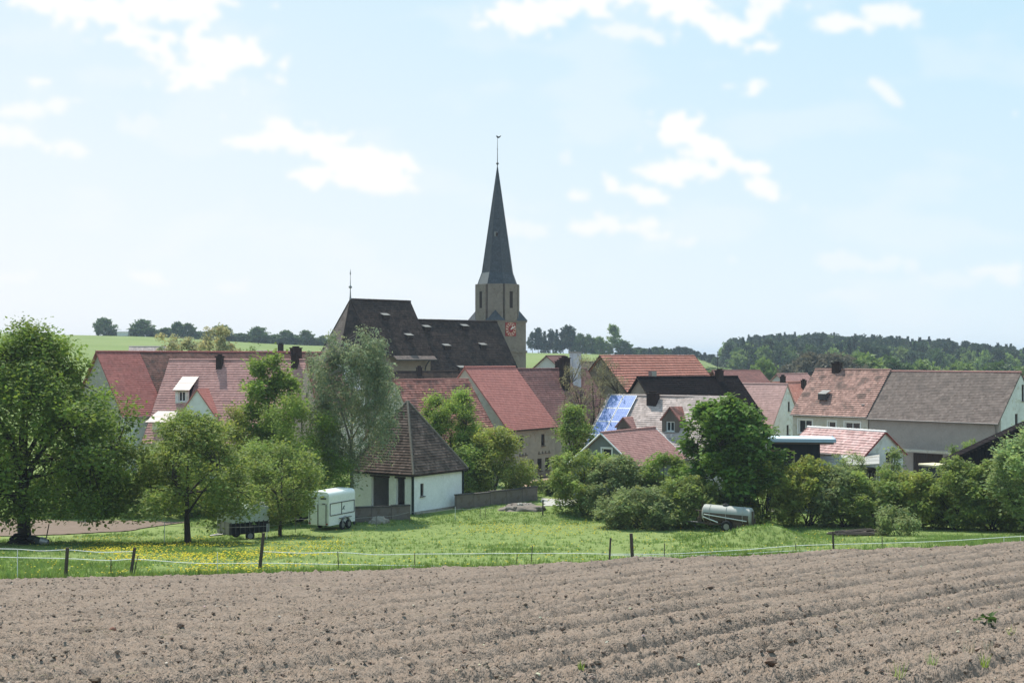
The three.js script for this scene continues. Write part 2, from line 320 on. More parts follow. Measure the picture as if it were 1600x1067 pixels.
// gabled dormer standing on the front slope at x, its face at local z
function dormer(g, R, x, zf, w, hgt, rise, roofMat, wallMat, hw, win) {
  const y = R.roofY(zf) - .1, back = (h) => zf - h * hw / (R.H - R.E);
  const pts = [[0, 0], [w, 0], [w, hgt], [w / 2, hgt + rise], [0, hgt]];
  const d = part('dormer', [panel(pts, win ? [[w / 2, .25, win[0], win[1]]] : [], .15, V(x - w / 2, y, zf), V(1, 0, 0), V(0, 0, 1)), box(.12, hgt, hgt * hw / (R.H - R.E), x - w / 2 + .06, y + hgt / 2, zf - .16 - hgt * hw / (R.H - R.E) / 2), box(.12, hgt, hgt * hw / (R.H - R.E), x + w / 2 - .06, y + hgt / 2, zf - .16 - hgt * hw / (R.H - R.E) / 2)], wallMat, g);
  const zt = back(hgt + rise) - .4, ze = back(hgt) - .4, o = .14, e = .15, k = rise / (w / 2);
  part('dormer_roof', [slope(V(x, y + hgt + rise + .1, zt), V(x, y + hgt + rise + .1, zf + o), V(x - w / 2 - e, y + hgt - e * k + .1, ze), V(x - w / 2 - e, y + hgt - e * k + .1, zf + o), .22, .025, 0, .08), slope(V(x, y + hgt + rise + .1, zf + o), V(x, y + hgt + rise + .1, zt), V(x + w / 2 + e, y + hgt - e * k + .1, zf + o), V(x + w / 2 + e, y + hgt - e * k + .1, ze), .22, .025, 0, .08)], roofMat, d);
  if (win) windowIn(g, [w / 2, .25, win[0], win[1]], V(x - w / 2, y, zf), V(1, 0, 0), V(0, 0, 1), win[2] ?? frameW);
}

// ---------------------------------------------------------------- the ground
// gridded sheet; rows by distance, columns by bearing, so that near ground is finer
function sheet(name, uList, dOf, rows, yOf, mat, colorOf, uvScale = 1 / 4) {
  const nu = uList.length, nd = rows, pos = new Float32Array(nu * nd * 3), uv = new Float32Array(nu * nd * 2), col = colorOf && new Float32Array(nu * nd * 3), idx = new Uint32Array((nu - 1) * (nd - 1) * 6);
  for (let j = 0; j < nd; j++) for (let i = 0; i < nu; i++) {
    const [x, d] = dOf(uList[i], j), o = j * nu + i;
    pos[o * 3] = x; pos[o * 3 + 1] = yOf(x, d); pos[o * 3 + 2] = -d; uv[o * 2] = x * uvScale; uv[o * 2 + 1] = d * uvScale;
    if (col) { const c = colorOf(x, d); col[o * 3] = c[0]; col[o * 3 + 1] = c[1]; col[o * 3 + 2] = c[2]; }
  }
  let q = 0;
  for (let j = 0; j < nd - 1; j++) for (let i = 0; i < nu - 1; i++) { const a = j * nu + i, b = a + 1, c = a + nu, e = c + 1; idx[q++] = a; idx[q++] = b; idx[q++] = c; idx[q++] = b; idx[q++] = e; idx[q++] = c; }
  const g = new THREE.BufferGeometry();
  g.setAttribute('position', new THREE.BufferAttribute(pos, 3)); g.setAttribute('uv', new THREE.BufferAttribute(uv, 2)); if (col) g.setAttribute('color', new THREE.BufferAttribute(col, 3));
  g.setIndex(new THREE.BufferAttribute(idx, 1)); g.computeVertexNormals();
  const m = shadows(new THREE.Mesh(g, mat)); m.name = name; m.userData.kind = 'structure'; scene.add(m); return m;
}
const range = (a, b, n) => Array.from({ length: n }, (_, i) => a + (b - a) * i / (n - 1));
const grassTex = tex(512, (u, v) => { const m = .80 + .22 * tn(u, v, 9, 31) + .25 * tn(u, v, 40, 32) + .2 * tn(u, v, 120, 33), y = .06 * tn(u, v, 17, 34); return [m + y, m, m - y]; });
const soilTex = tex(1024, (u, v) => { const m = .84 + .16 * tn(u, v, 5, 41) + .16 * tn(u, v, 24, 42) + .26 * tn(u, v, 90, 43) + .24 * tn(u, v, 220, 44); const w = tn(u, v, 12, 45) * .04; return [m + w, m, m - w]; });
// where the ground is bare: garden bed, track, riding yard
const bedIn = (x, d) => { const u = x / d; const far = 95 + 3 * u, near = 77.5 + clamp((u + .4) / .13) * 9 + .8 * N(x * .2, d * .2, 3); return u < -.262 + .004 * (d - 85) * .2 && d > near && d < far; };
const grassTone = (x, d) => {
  const p = .5 + .5 * fbm(x * .09, d * .05, 8, 3), q = .5 + .5 * N(x * .6, d * .35, 9);
  const drill = .5 + .5 * Math.sin(d * .21 + x * .03 + 2 * N(x * .01, d * .02)), patch = .5 + .5 * fbm(x * .018, d * .026, 12, 3);
  return mix3(mix3([.160, .222, .058], [.238, .288, .104], clamp(.55 * p + .6 * patch - .1)), [.185, .205, .085], .25 * q * drill);
};
{
  const dl = []; for (let i = 0; i < 300; i++) dl.push(70 * Math.pow(i / 299, 1.25)); for (let d = 71.5; d < 200; d += 2.4) dl.push(d); for (let d = 203; d < 900; d *= 1.014) dl.push(d); for (let d = 920; d < 4200; d *= 1.12) dl.push(d);
  sheet('ground', range(-.85, .85, 420), (u, j) => { const o = dl[j], x0 = u * (42 + o), de = edgeD(x0); const d = de - 1.2 + o; return [u * Math.max(d, 30), d]; }, dl.length,
    (x, d) => ground(x, d) - .22 * sst(.5, -.3, d - edgeD(x)), M('meadow_turf', [1, 1, 1], { map: grassTex, vertexColors: true, roughness: 1 }), grassTone, 1 / 3);
}
// ploughed field
const rowF = (x, d) => { const g = x < -10 ? .5 * x : x < 4 ? .5 * x + (x + 10) ** 2 * .0275 : 1.27 * x - .0 - (1.27 * 4 - (.5 * 4 + 14 * 14 * .0275)); return d - g; };
function fieldY(x, d) {
  const y = fieldBase(x, d), f = rowF(x, d) + .16 * N(x * .12, d * .12, 7) + .07 * N(x * .9, d * .9, 3);
  const gx = x < -10 ? .5 : Math.min(1.27, .5 + (x + 10) * .055), sc = Math.sqrt(1 + gx * gx);
  const w = f / sc, strong = .5 + .5 * sst(-9, 5, x);
  const row = (q, sp, k) => { const t = q / sp, i = Math.floor(t), f = t - i, st = .35 + .65 * hash(i, k, 5); return st * (sst(.0, .22, f) * (1 - sst(.45, 1, f)) - .55 * Math.exp(-((f - .93) ** 2) / .0012)); };
  const along = .85 + .35 * N(x * .3, d * .3, 21), w2 = w + .03 * N(x * 2.5, d * 2.5, 17);
  let h = strong * along * (.165 * row(w2, 1.45, 1) + .085 * row(w2 + .4, .48, 2));
  const c1 = N(x * 2.2, d * 2.2, 1), c2 = N(x * 6.3, d * 6.3, 2), c3 = N(x * 14, d * 14, 5), c4 = N(x * 27, d * 27, 6);
  h += .028 * c1 + .036 * Math.max(0, c2 * 1.2 + .1) + .075 * Math.abs(c3) + .046 * c4 + .085 * Math.max(0, N(x * 10, d * 10, 11) - .24);
  const de = edgeD(x) - d;
  return y + h * sst(-.6, 1.2, de) - .3 * sst(.25, -.45, de + .18 * N(x * 1.7, 3, 8) + .12 * N(x * 6, 5, 8));
}
{
  const rows = 760, spacing = []; let s = 0; for (let j = 0; j < rows; j++) { spacing.push(s); s += j < 24 ? .24 : .024 + .050 * Math.pow((j - 24) / (rows - 24), 1.1); }
  const soil = M('dry_soil', [.252, .196, .158], { map: soilTex, roughness: 1, bumpMap: crumb, bumpScale: .045 });
  sheet('ploughed_field', range(-.56, .56, 640), (u, j) => { const k = (43.2) / (1 - .341 * u) + .75, d = 3.5 + (k - 3.5) * spacing[j] / spacing[rows - 1]; return [u * d, d]; }, rows, fieldY, soil, null, 1 / 3.1);
}
// garden bed on the west side, gravel track, sandy yard
const soilPatch = (name, mat, poly, lift, step = .8) => {                            // sheet that follows the ground inside a quad of (px, d) corners
  const [a, b, c, e] = poly, n = 40, m = 30;
  const P = (s, t) => { const x0 = lerp(a[0], b[0], s), d0 = lerp(a[1], b[1], s), x1 = lerp(e[0], c[0], s), d1 = lerp(e[1], c[1], s); return [lerp(x0, x1, t), lerp(d0, d1, t)]; };
  return sheet(name, range(0, 1, n), (s, j) => { const p = P(s, j / (m - 1)); const edge = Math.min(s, 1 - s, j / (m - 1), 1 - j / (m - 1)); return [p[0] + (edge < .05 ? .35 * N(p[0], p[1], 2) : 0), p[1] + (edge < .05 ? .5 * N(p[0] * .7, p[1] * .7, 5) : 0)]; }, m, (x, d) => ground(x, d) + lift + .05 * Math.max(0, N(x * 3, d * 3, 4)), mat, null, 1 / 3);
};
const X = (px, d) => (px - 800) / 2000 * d;
soilPatch('garden_bed', M('garden_soil', [.205, .152, .120], { map: soilTex, roughness: 1 }), [[X(-120, 78), 78], [X(190, 85.5), 85.5], [X(295, 92), 92], [X(-120, 95), 95]], .05);
soilPatch('gravel_track', M('pale_gravel', [.46, .44, .41], { map: soilTex, roughness: 1 }), [[X(850, 100.5), 100.5], [X(915, 101.5), 101.5], [X(905, 106), 106], [X(845, 106), 106]], .03);
soilPatch('sandy_yard', M('yard_sand', [.34, .235, .18], { map: soilTex, roughness: 1 }), [[X(800, 114), 114], [X(935, 114), 114], [X(960, 133), 133], [X(800, 133), 133]], .03);
soilPatch('farmyard', M('yard_concrete', [.32, .30, .275], { map: soilTex, roughness: 1 }), [[X(1200, 97), 97], [X(1560, 97), 97], [X(1600, 118), 118], [X(1200, 125), 125]], .03);

// ---------------------------------------------------------------- church
{
  const th = 40, yb = 2.2, g = thing('church', 'dark-roofed sandstone church with tall pointed slate spire and red clock', 'church', [-21.76, yb, -172], th * Math.PI / 180);
  const y = (w) => w - yb;
  const cr = y(21.9), ce = y(14.3), hw = 5.5, Lc = 9.7, Ln = 25.5, nr = y(19.35), ne = y(11.3), nw = 5.7;
  const R0 = V(0, cr, 0), R1 = V(Lc + .2, cr, 0), P1 = V(.6, ce, hw), P2 = V(-3.3, ce, 2.6), P3 = V(-3.3, ce, -2.6), P4 = V(.6, ce, -hw);
  const kx = V(Lc + .2, ce, hw), kb = V(Lc + .2, ce, -hw);
  const wallPoly = (pts, h, y0 = 0) => { const pos = [], uv = []; pts.forEach((p, i) => { const q = pts[(i + 1) % pts.length], l = Math.hypot(q[0] - p[0], q[1] - p[1]); for (const [s, v] of [[0, 0], [1, 0], [0, 1], [1, 0], [1, 1], [0, 1]]) { pos.push(lerp(p[0], q[0], s), y0 + v * h, lerp(p[1], q[1], s)); uv.push(s * l / 4, v * h / 4); } }); return rawGeo(pos, uv); };
  part('choir_wall', wallPoly([[-2.9, -2.4], [-2.9, 2.4], [.6, hw - .5], [Lc, hw - .5], [Lc, -hw + .5], [.6, -hw + .5]], ce), P_church, g);
  part('choir_roof', [slope(R0, R1, P1, kx, .3, .03, .06), slope(R0, R0.clone().add(V(.01, 0, 0)), P2, P1, .3, .03, .03), slope(R1, R0, kb, P4, .5, .03), slope(R0.clone().add(V(.01, 0, 0)), R0, P4, P3, .5, .03)], R_church, g);
  part('hip_roof', slope(R0.clone().add(V(0, 0, -.01)), R0, P3, P2, .3, .03, .03), R_rbarn, g);  // paler tile than the other choir slopes: sunlight put into the colour
  part('eave_skirt', [slope(V(3.2, ce + .12, hw - .12), V(Lc + .2, ce + .12, hw - .12), V(3.2, ce - .42, hw + .75), V(Lc + .2, ce - .42, hw + .75), .3, .03, .02)], R_rbarn, g);  // flared eave in paler tile, its sunlit strip painted by colour
  part('choir_gable', [panel([[0, 0], [2 * hw - .6, 0], [hw - .3, cr - ce - .55]], [], .4, V(Lc + .12, ce, hw - .3), V(0, 0, -1), V(1, 0, 0))], P_church, g);
  part('ridge_tiles', [...ridgeCap(V(0, cr + .05, 0), V(Lc + .2, cr + .05, 0), .16), ...ridgeCap(R0, P2, .11), ...ridgeCap(R0, P3, .11), ...ridgeCap(R0, P1, .11)], R_church, g);
  part('finial', [new THREE.LatheGeometry([[.16, 0], [.1, .5], [.06, 1.3], [.06, 1.5], [.24, 1.62], [.24, 1.74], [.06, 1.9], [.035, 2.8], [.03, 3.3], [.1, 3.5], [.05, 3.7], [.0, 4.2]].map((p) => new THREE.Vector2(...p)), 10).translate(0, cr, 0)], metalG, g);
  part('downpipe', tube([V(Lc - .9, ce - .5, hw + .6), V(Lc - .9, ce - 1, hw), V(Lc - .9, ce - 1.6, hw - .4), V(Lc - .9, 2, hw - .4)], .09), metalD, g);
  part('gutter', bar(V(3.2, ce - .5, hw + .78), V(Lc + .2, ce - .5, hw + .78), .08, 8), metalD, g);
  // nave
  part('nave_wall', [wallPoly([[Lc + .3, -nw + .4], [Lc + .3, nw - .4], [Ln - .3, nw - .4], [Ln - .3, -nw + .4]], ne), panel([[0, 0], [2 * nw - .8, 0], [nw - .4, nr - ne - .3]], [], .4, V(Ln - .3, ne, nw - .4), V(0, 0, -1), V(1, 0, 0))], P_church, g);
  part('nave_roof', [slope(V(Lc + .2, nr, 0), V(Ln, nr, 0), V(Lc + .2, ne - .4, nw + .3), V(Ln, ne - .4, nw + .3), .3, .03, .08), slope(V(Ln, nr, 0), V(Lc + .2, nr, 0), V(Ln, ne, -nw), V(Lc + .2, ne, -nw), .5, .03)], R_church, g);
  part('ridge_tiles', ridgeCap(V(Lc + .4, nr + .05, 0), V(Ln, nr + .05, 0), .16), R_church, g);
  // little shed dormers on both slopes: flat lead lid over a dark mouth
  const hatch = (x, f, H0, E0, w0) => {
    const z = w0 * f, yy = H0 - (H0 - E0) * f, s = Math.sin(Math.atan2(H0 - E0, w0)), h = part('roof_hatch', [box(1.15, .05, .9, 0, 0, 0).rotateX(.30).translate(x, yy + .52, z + .10)], lead, g);
    part('hatch_front', [box(1.0, .42, .06, x, yy + .16, z + .42), box(.06, .5, .6, x - .5, yy + .12, z + .12), box(.06, .5, .6, x + .5, yy + .12, z + .12)], woodDark, h);
  };
  for (const [x, f] of [[4.4, .32], [6.9, .68]]) hatch(x, f, cr, ce, hw);
  for (const [x, f] of [[11.9, .16], [14.0, .47], [18.8, .13], [20.6, .45], [15.0, .83]]) hatch(x, f, nr, ne - .4, nw + .3);
  // tower: square below, octagon above
  const s = 6.1, cx = 25.3 + s / 2, cz = -.3 - s / 2, sq = y(19.6), oc = y(25.1), a = s / 2;
  part('tower_wall', [wallPoly([[cx - a, cz - a], [cx - a, cz + a], [cx + a, cz + a], [cx + a, cz - a]], sq), box(s + .3, .35, s + .3, cx, y(15.0), cz), box(s + .24, .28, s + .24, cx, sq - .1, cz)], P_church, g);
  const oct = (r, off = 0) => Array.from({ length: 8 }, (_, i) => { const t = (i + .5) * Math.PI / 4; return [cx + r * Math.cos(t), cz - r * Math.sin(t)]; });
  const ro = 2.74 / Math.cos(Math.PI / 8);
  const octHoles = []; { // belfry openings in the four main faces and the diagonals seen
    const pts = oct(ro).reverse();
    const geos = [];
    for (let i = 0; i < 8; i++) {
      const p = V(pts[i][0], sq, pts[i][1]), q = V(pts[(i + 1) % 8][0], sq, pts[(i + 1) % 8][1]), l = p.distanceTo(q), right = q.clone().sub(p).normalize(), out = right.clone().cross(V(0, 1, 0));
      const main = Math.max(Math.abs(out.x), Math.abs(out.z)) > .9;
      const hole = main ? [[l / 2, 1.9, .62, 2.5]] : [];
      geos.push(panel([[0, 0], [l, 0], [l, oc - sq], [0, oc - sq]], hole, .5, p, right, out));
      if (main) octHoles.push([p, right, out, l]);
    }
    part('belfry_wall', geos, P_church, g);
    for (const [p, right, out, l] of octHoles) {
      const m = new THREE.Matrix4().makeBasis(right, V(0, 1, 0), out).setPosition(p), w = part('belfry_window', [box(.7, 2.6, .04, l / 2, 3.15, -.46)].map((q) => q.applyMatrix4(m)), woodDark, g);
      for (let k = 0; k < 7; k++) part('louvre', box(.58, .06, .2, 0, 0, 0).rotateX(.6).translate(l / 2, 2.1 + k * .36, -.34).applyMatrix4(m), woodGrey, w);
    }
  }
  // broaches filling the corners of the square
  const br = [];
  for (const [sx, sz] of [[-1, -1], [-1, 1], [1, 1], [1, -1]]) {
    const c0 = V(cx + sx * (a + .2), sq + .05, cz + sz * (a + .2)), top = V(cx + sx * 1.95, sq + 2.2, cz + sz * 1.95), e1 = V(cx + sx * (a + .2), sq + .05, cz + sz * .9), e2 = V(cx + sx * .9, sq + .05, cz + sz * (a + .2));
    const pos = [], uv = []; for (const t of [[c0, e1, top], [c0, top, e2]]) for (const p of t) { pos.push(p.x, p.y, p.z); uv.push((p.x + p.z) / 6, p.y / 6); } br.push(rawGeo(pos, uv));
  }
  for (const q of br) part('broach_roof', q, slate, g);
  // spire: eight slated faces, bell-cast at the foot
  const ring = (r, yy) => Array.from({ length: 8 }, (_, i) => { const t = (i + .5) * Math.PI / 4; return V(cx + r * Math.cos(t), yy, cz + r * Math.sin(t)); });
  const r1 = ring(3.12, oc - .05), r2 = ring(2.42, y(26.9)), r3 = ring(.05, y(42.9)), sp = [], leadG = [];
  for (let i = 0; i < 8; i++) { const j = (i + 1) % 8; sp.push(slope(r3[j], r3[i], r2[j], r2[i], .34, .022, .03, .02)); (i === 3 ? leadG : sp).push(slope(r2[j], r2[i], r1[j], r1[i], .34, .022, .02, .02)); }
  const spire = part('spire', sp, slate, g);
  part('sunlit_foot_face', leadG, lead, spire);  // one foot face in pale lead; its sunlit tone is painted in
  part('spire_hips', r2.flatMap((p, i) => [bar(p, r3[i], .06, 5, .03), bar(r1[i], p, .06, 5)]), slate, spire);
  const hatchS = part('spire_hatch', [box(.5, .7, .6, cx - 1.05, y(32.6), cz + .85)], lead, spire);
  part('hatch_front', box(.36, .5, .04, cx - 1.05, y(32.55), cz + 1.17), woodDark, hatchS);
  const vane = part('weather_vane', [bar(V(cx, y(42.4), cz), V(cx, y(47.4), cz), .07, 6, .025), new THREE.SphereGeometry(.2, 10, 8).translate(cx, y(43.4), cz), bar(V(cx - .35, y(45.6), cz + .3), V(cx + .35, y(45.6), cz - .3), .03, 5)], metalD, g);
  const cock = new THREE.Shape([[-.1, .0], [.15, -.12], [.5, .05], [.8, .45], [.55, .42], [.35, .25], [.1, .3], [-.12, .5], [-.3, .38], [-.2, .2]].map((p) => new THREE.Vector2(p[0] * .72, p[1] * .72)));
  part('weathercock', new THREE.ExtrudeGeometry(cock, { depth: .06, bevelEnabled: false }).rotateY(-th * Math.PI / 180).translate(cx, y(47.3), cz), metalD, vane);
  // clock on the nave-side face
  const ky = y(18.35), kz = cz + a, ck = part('clock_face', [box(2.05, 2.05, .08, cx, ky, kz + .05)], M('clock_red', [.27, .018, .02], { roughness: .6 }), g);
  for (const r of [.96, .58]) part('clock_border', new THREE.TorusGeometry(r, .033, 6, 32).translate(cx, ky, kz + .1), M('clock_gold', [.62, .42, .22], { roughness: .4 }), ck);
  const white = M('clock_white', [.78, .70, .62], { roughness: .6 });
  for (let i = 0; i < 12; i++) { const t = i * Math.PI / 6; part('hour_mark', box(.085, .26, .03, 0, .77, 0).rotateZ(t).translate(cx, ky, kz + .105), white, ck); }
  part('hour_hand', box(.13, .62, .03, 0, .24, 0).rotateZ(-.75).translate(cx, ky, kz + .14), white, ck);
  part('minute_hand', box(.10, .95, .03, 0, .38, 0).rotateZ(-1.12).translate(cx, ky, kz + .18), white, ck);
}

// ---------------------------------------------------------------- village houses and barns
const wn = (x, y, w, h, o) => [x, y, w, h, o ?? {}];
house({ name: 'long_barn', cat: 'barn', label: 'long barn with red tiled roof, one half blackened, behind the gabled farmhouse with dormers', x0: -40.9, d0: 126.5, yr: 14.65, ye: 8.4, L: 27, th: 42, hw: 6.1, wall: P_white, roof: R_barnred,
  roofRuns: [[-.3, 4.3, R_barnred], [4.3, 27.3, R_sooty]], course: .27, sag: .05, gableMat: P_grey, chimneys: [[22.6, .3, 1.1, .7, .75]], win: { left: [wn(4.4, 7.2, .7, 1.2), wn(7.6, 7.2, .7, 1.2)] } });
house({ name: 'gabled_farmhouse', label: 'farmhouse with pale red tile roof, two dormers and a white cross gable', x0: -34.17, d0: 128, yr: 13.82, ye: 5.95, L: 13.9, th: -7.5, hw: 6.64, wall: P_white, gableMat: plaster('half_timber_plaster', [.52, .42, .38], stain), roof: R_pink, course: .3, riser: .035, ov: .15,
  chimneys: [[5.3, .5, .6, .6, .9], [13.0, .5, .65, .6, 1.0]],
  win: { right: [wn(5.3, 9.4, .55, 1.1, { mat: frameD, n: 1 }), wn(3.9, 7.4, .65, 1.3, { mat: frameD, n: 1 }), wn(6.9, 7.4, .65, 1.3, { mat: frameD, n: 1 }), wn(2.6, 5.1, .7, 1.3, { mat: frameD }), wn(5.2, 5.1, .7, 1.3, { mat: frameD }), wn(8.0, 5.1, .7, 1.3, { mat: frameD }), wn(3, 1.2, .9, 1.3, {}), wn(7, 1.2, .9, 1.3, {})] },
  extra(g, R) {
    // shed dormer with a pale metal lid, and a smaller lid below it
    const lidM = M('pale_pink_sheet', [.25, .19, .18], { roughness: .55, map: grain });
    const zf = 3.55, y0 = R.roofY(zf) - .1, x = 1.95;
    const d = part('shed_dormer', [panel([[0, 0], [1.35, 0], [1.35, 1.5], [0, 1.5]], [[.68, .3, .72, 1.0]], .15, V(x, y0, zf), V(1, 0, 0), V(0, 0, 1)), panel([[0, 0], [.02, 1.5], [-2.2, 2.6]], [], .1, V(x + 1.35, y0, zf - .16), V(0, 0, -1).negate(), V(1, 0, 0)), panel([[0, 0], [0, 1.5], [-2.2, 2.6]], [], .1, V(x + .1, y0, zf - .16), V(0, 0, 1), V(-1, 0, 0))], P_white, g);
    windowIn(g, [.68, .3, .72, 1.0, { n: 2, f: .08 }], V(x, y0, zf), V(1, 0, 0), V(0, 0, 1), frameW);
    part('dormer_lid', [slope(V(x - .15, y0 + 2.75, zf - 2.25), V(x + 1.55, y0 + 2.75, zf - 2.25), V(x - .15, y0 + 1.42, zf + .35), V(x + 1.55, y0 + 1.42, zf + .35), .8, .012, 0, .08)], lidM, d);
    const z2 = 5.6, y2 = R.roofY(z2);
    const e = part('porch_dormer', [panel([[0, 0], [2.0, 0], [2.0, .9], [0, .9]], [], .15, V(.5, y2 - .2, z2), V(1, 0, 0), V(0, 0, 1))], P_white, g);
    part('dormer_lid', [slope(V(.55, y2 + 1.75, z2 - 1.15), V(2.7, y2 + 1.75, z2 - 1.15), V(.0, y2 + .75, z2 + .6), V(2.9, y2 + .75, z2 + .6), .9, .012, 0, .08)], lidM, e);
    dormer(g, R, 4.85, 5.3, 3.5, 1.15, 2.4, R_red, P_white, 6.64, [.55, 1.0]);
  } });
house({ name: 'old_barn', cat: 'barn', label: 'barn with weathered dark red tiles, beside the bright red roofed barn', x0: -10.67, d0: 116, yr: 12.0, ye: 6.3, L: 8.2, th: 38.5, hw: 5.2, wall: P_cream, roof: R_old, course: .28, riser: .045, sag: .10, ov: .1 });
house({ name: 'red_barn', cat: 'barn', label: 'cream plastered barn with bright even red tile roof, small stable windows', x0: -4.62, d0: 126, yr: 13.1, ye: 7.05, L: 8.4, th: 54.5, hw: 5.35, wall: P_cream, roof: R_red, course: .22, riser: .02, sag: .015, ov: .12, gutterMat: woodDark, frame: frameD,
  win: { front: [wn(2.6, 3.05, .62, 1.15, { n: 1 }), wn(6.3, 3.05, .62, 1.15, { n: 1 }), wn(2.7, .55, .75, 1.25, { n: 1 }), wn(4.3, .55, .8, 1.25, { n: 1 }), wn(5.7, .55, .8, 1.25, { n: 1 }), wn(7.1, .55, .8, 1.25, { n: 1 }), wn(2.3, 2.3, .2, .2, { n: 1, f: .02 }), wn(2.8, 2.3, .2, .2, { n: 1, f: .02 }), wn(3.3, 2.3, .2, .2, { n: 1, f: .02 }), wn(5.6, 2.3, .2, .2, { n: 1, f: .02 }), wn(6.2, 2.3, .2, .2, { n: 1, f: .02 }), wn(6.8, 2.3, .2, .2, { n: 1, f: .02 }), wn(7.4, 2.3, .2, .2, { n: 1, f: .02 })] } });
house({ name: 'brown_roofed_house', label: 'house with dull brown tile roof and two tall dark chimneys behind the red barn', x0: .15, d0: 134.5, yr: 12.85, ye: 6.6, L: 9.8, th: 37.3, hw: 5.7, wall: P_cream, roof: R_brown, course: .28, sag: .06,
  chimneys: [[5.6, 1.7, .85, .8, 3.0], [6.6, -.4, .7, .7, 1.2]] });
house({ name: 'low_dark_house', label: 'low house with dark grey roof and small chimney in front of the church choir', x0: -14.9, d0: 148, yr: 12.45, ye: 8.6, L: 9.4, th: 20, hw: 4.4, wall: P_grey, roof: R_church, chimneys: [[4.2, .4, .6, .5, .8, brickDark]] });
house({ name: 'striped_barn', cat: 'barn', label: 'large barn with orange red ribbed roof and brown stone gable', x0: 10.44, d0: 150, yr: 14.3, ye: 9.2, L: 18.5, th: 46.7, hw: 4.9, wall: P_grey, gableMat: plaster('brown_stone', [.19, .15, .115], stain), roof: R_stripe, course: .42, riser: .09, sag: .03, verge: woodDark,
  extra(g, R) { part('roof_vent', box(.95, 1.5, .5, 6.0, R.roofY(3.0) + .55, 3.0), metalG, g); } });
house({ name: 'black_roofed_house', label: 'house with near-black tile roof and grey gable, in front of the orange red barn', x0: 12.94, d0: 130, yr: 12.05, ye: 7.7, L: 12.8, th: 31.3, hw: 4.4, wall: P_grey, gableMat: plaster('gable_grey', [.36, .32, .26], stain), roof: R_black, course: .3, riser: .03, frame: frameD, chimneys: [[10.3, .3, .7, .6, .9]], verge: woodDark,
  win: { left: [wn(4.5, 6.9, .7, 1.0, { n: 1 })] },
  extra(g, R) { part('antenna_mast', [bar(V(10.6, R.H - .3, -.3), V(10.6, R.H + 2.7, -.3), .035, 5), bar(V(10.2, R.H + 2.3, -.3), V(11, R.H + 2.3, -.3), .02, 4), bar(V(10.3, R.H + 2.0, -.3), V(10.9, R.H + 2.0, -.3), .02, 4)], metalD, g); } });
house({ name: 'solar_house', label: 'house with pale pink tile roof carrying blue solar panels and two small dormers', x0: 9.34, d0: 122, yr: 10.5, ye: 5.25, L: 12.3, th: -35.7, hw: 5.1, wall: P_beige, roof: R_pale, course: .25, riser: .03, sag: .09, ov: .2,
  chimneys: [[5.0, .55, 1.0, .7, .75]],
  win: { right: [wn(5, 6.2, .7, 1.0, {})] },
  extra(g, R) {
    const cell = M('solar_cell', [.9, .95, 1], { roughness: .22, metalness: .15, map: tex(128, (u, v) => { const gx = (u * 6) % 1, gy = (v * 6) % 1, line = gx < .06 || gy < .06, h = hash(Math.floor(u * 48), Math.floor(v * 48)); return line ? [.40, .46, .58] : h > .82 ? [.28, .35, .55] : [.10, .155, .40]; }) });
    const slopeV = V(0, R.E - R.H, 5.1).normalize(), nor = V(0, 5.1, R.H - R.E).normalize(), m = new THREE.Matrix4().makeBasis(V(1, 0, 0), slopeV.clone().negate(), nor);
    for (let i = 0; i < 2; i++) for (let j = 0; j < 4; j++) {
      const c = V(.95 + i * 1.48, R.H, 0).addScaledVector(slopeV, 1.0 + j * 1.72).addScaledVector(nor, .17), mm = m.clone().setPosition(c);
      const p = part('solar_panel', new THREE.BoxGeometry(1.36, 1.6, .03).applyMatrix4(mm), cell, g);
      part('panel_frame', [box(1.40, .04, .05, 0, .82, 0), box(1.40, .04, .05, 0, -.82, 0), box(.04, 1.59, .05, .68, 0, 0), box(.04, 1.59, .05, -.68, 0, 0)].map((q) => q.applyMatrix4(mm)), M('panel_alu', [.62, .64, .68], { roughness: .4 }), p);
    }
    dormer(g, R, 3.6, 3.5, 1.5, .95, .8, R_shed, woodGrey, 5.1, [.7, .6, frameD]);
    dormer(g, R, 8.2, 3.1, 1.7, 1.35, 1.0, R_old, woodGrey, 5.1, [.85, .9, frameW]);
  } });
house({ name: 'grey_shed', cat: 'shed', label: 'grey gabled shed with brick red roof and white window frame, hedge in front', x0: 7.35, d0: 104, yr: 7.95, ye: 5.35, L: 9.2, th: 57, hw: 3.1, wall: P_slate, roof: R_shed, course: .2, riser: .018, ov: .3, verge: frameW,
  win: { left: [wn(3.15, 3.35, .85, 1.15, { n: 1, f: .05, trim: .13 })] } });
house({ name: 'white_gabled_house', label: 'narrow white house with pink roof and tall gable with slit windows', x0: 25.02, d0: 142, yr: 11.2, ye: 6.6, L: 6.0, th: -38, hw: 3.8, wall: P_white, roof: R_rose, course: .24, riser: .02, ov: .1, frame: frameD,
  win: { right: [wn(3.9, 6.2, .5, 1.0, { n: 1 }), wn(3.6, 3.6, .55, 1.1, { n: 1 }), wn(5.4, 3.6, .55, 1.1, { n: 1 }), wn(3.6, .9, .8, 1.2, {})] } });
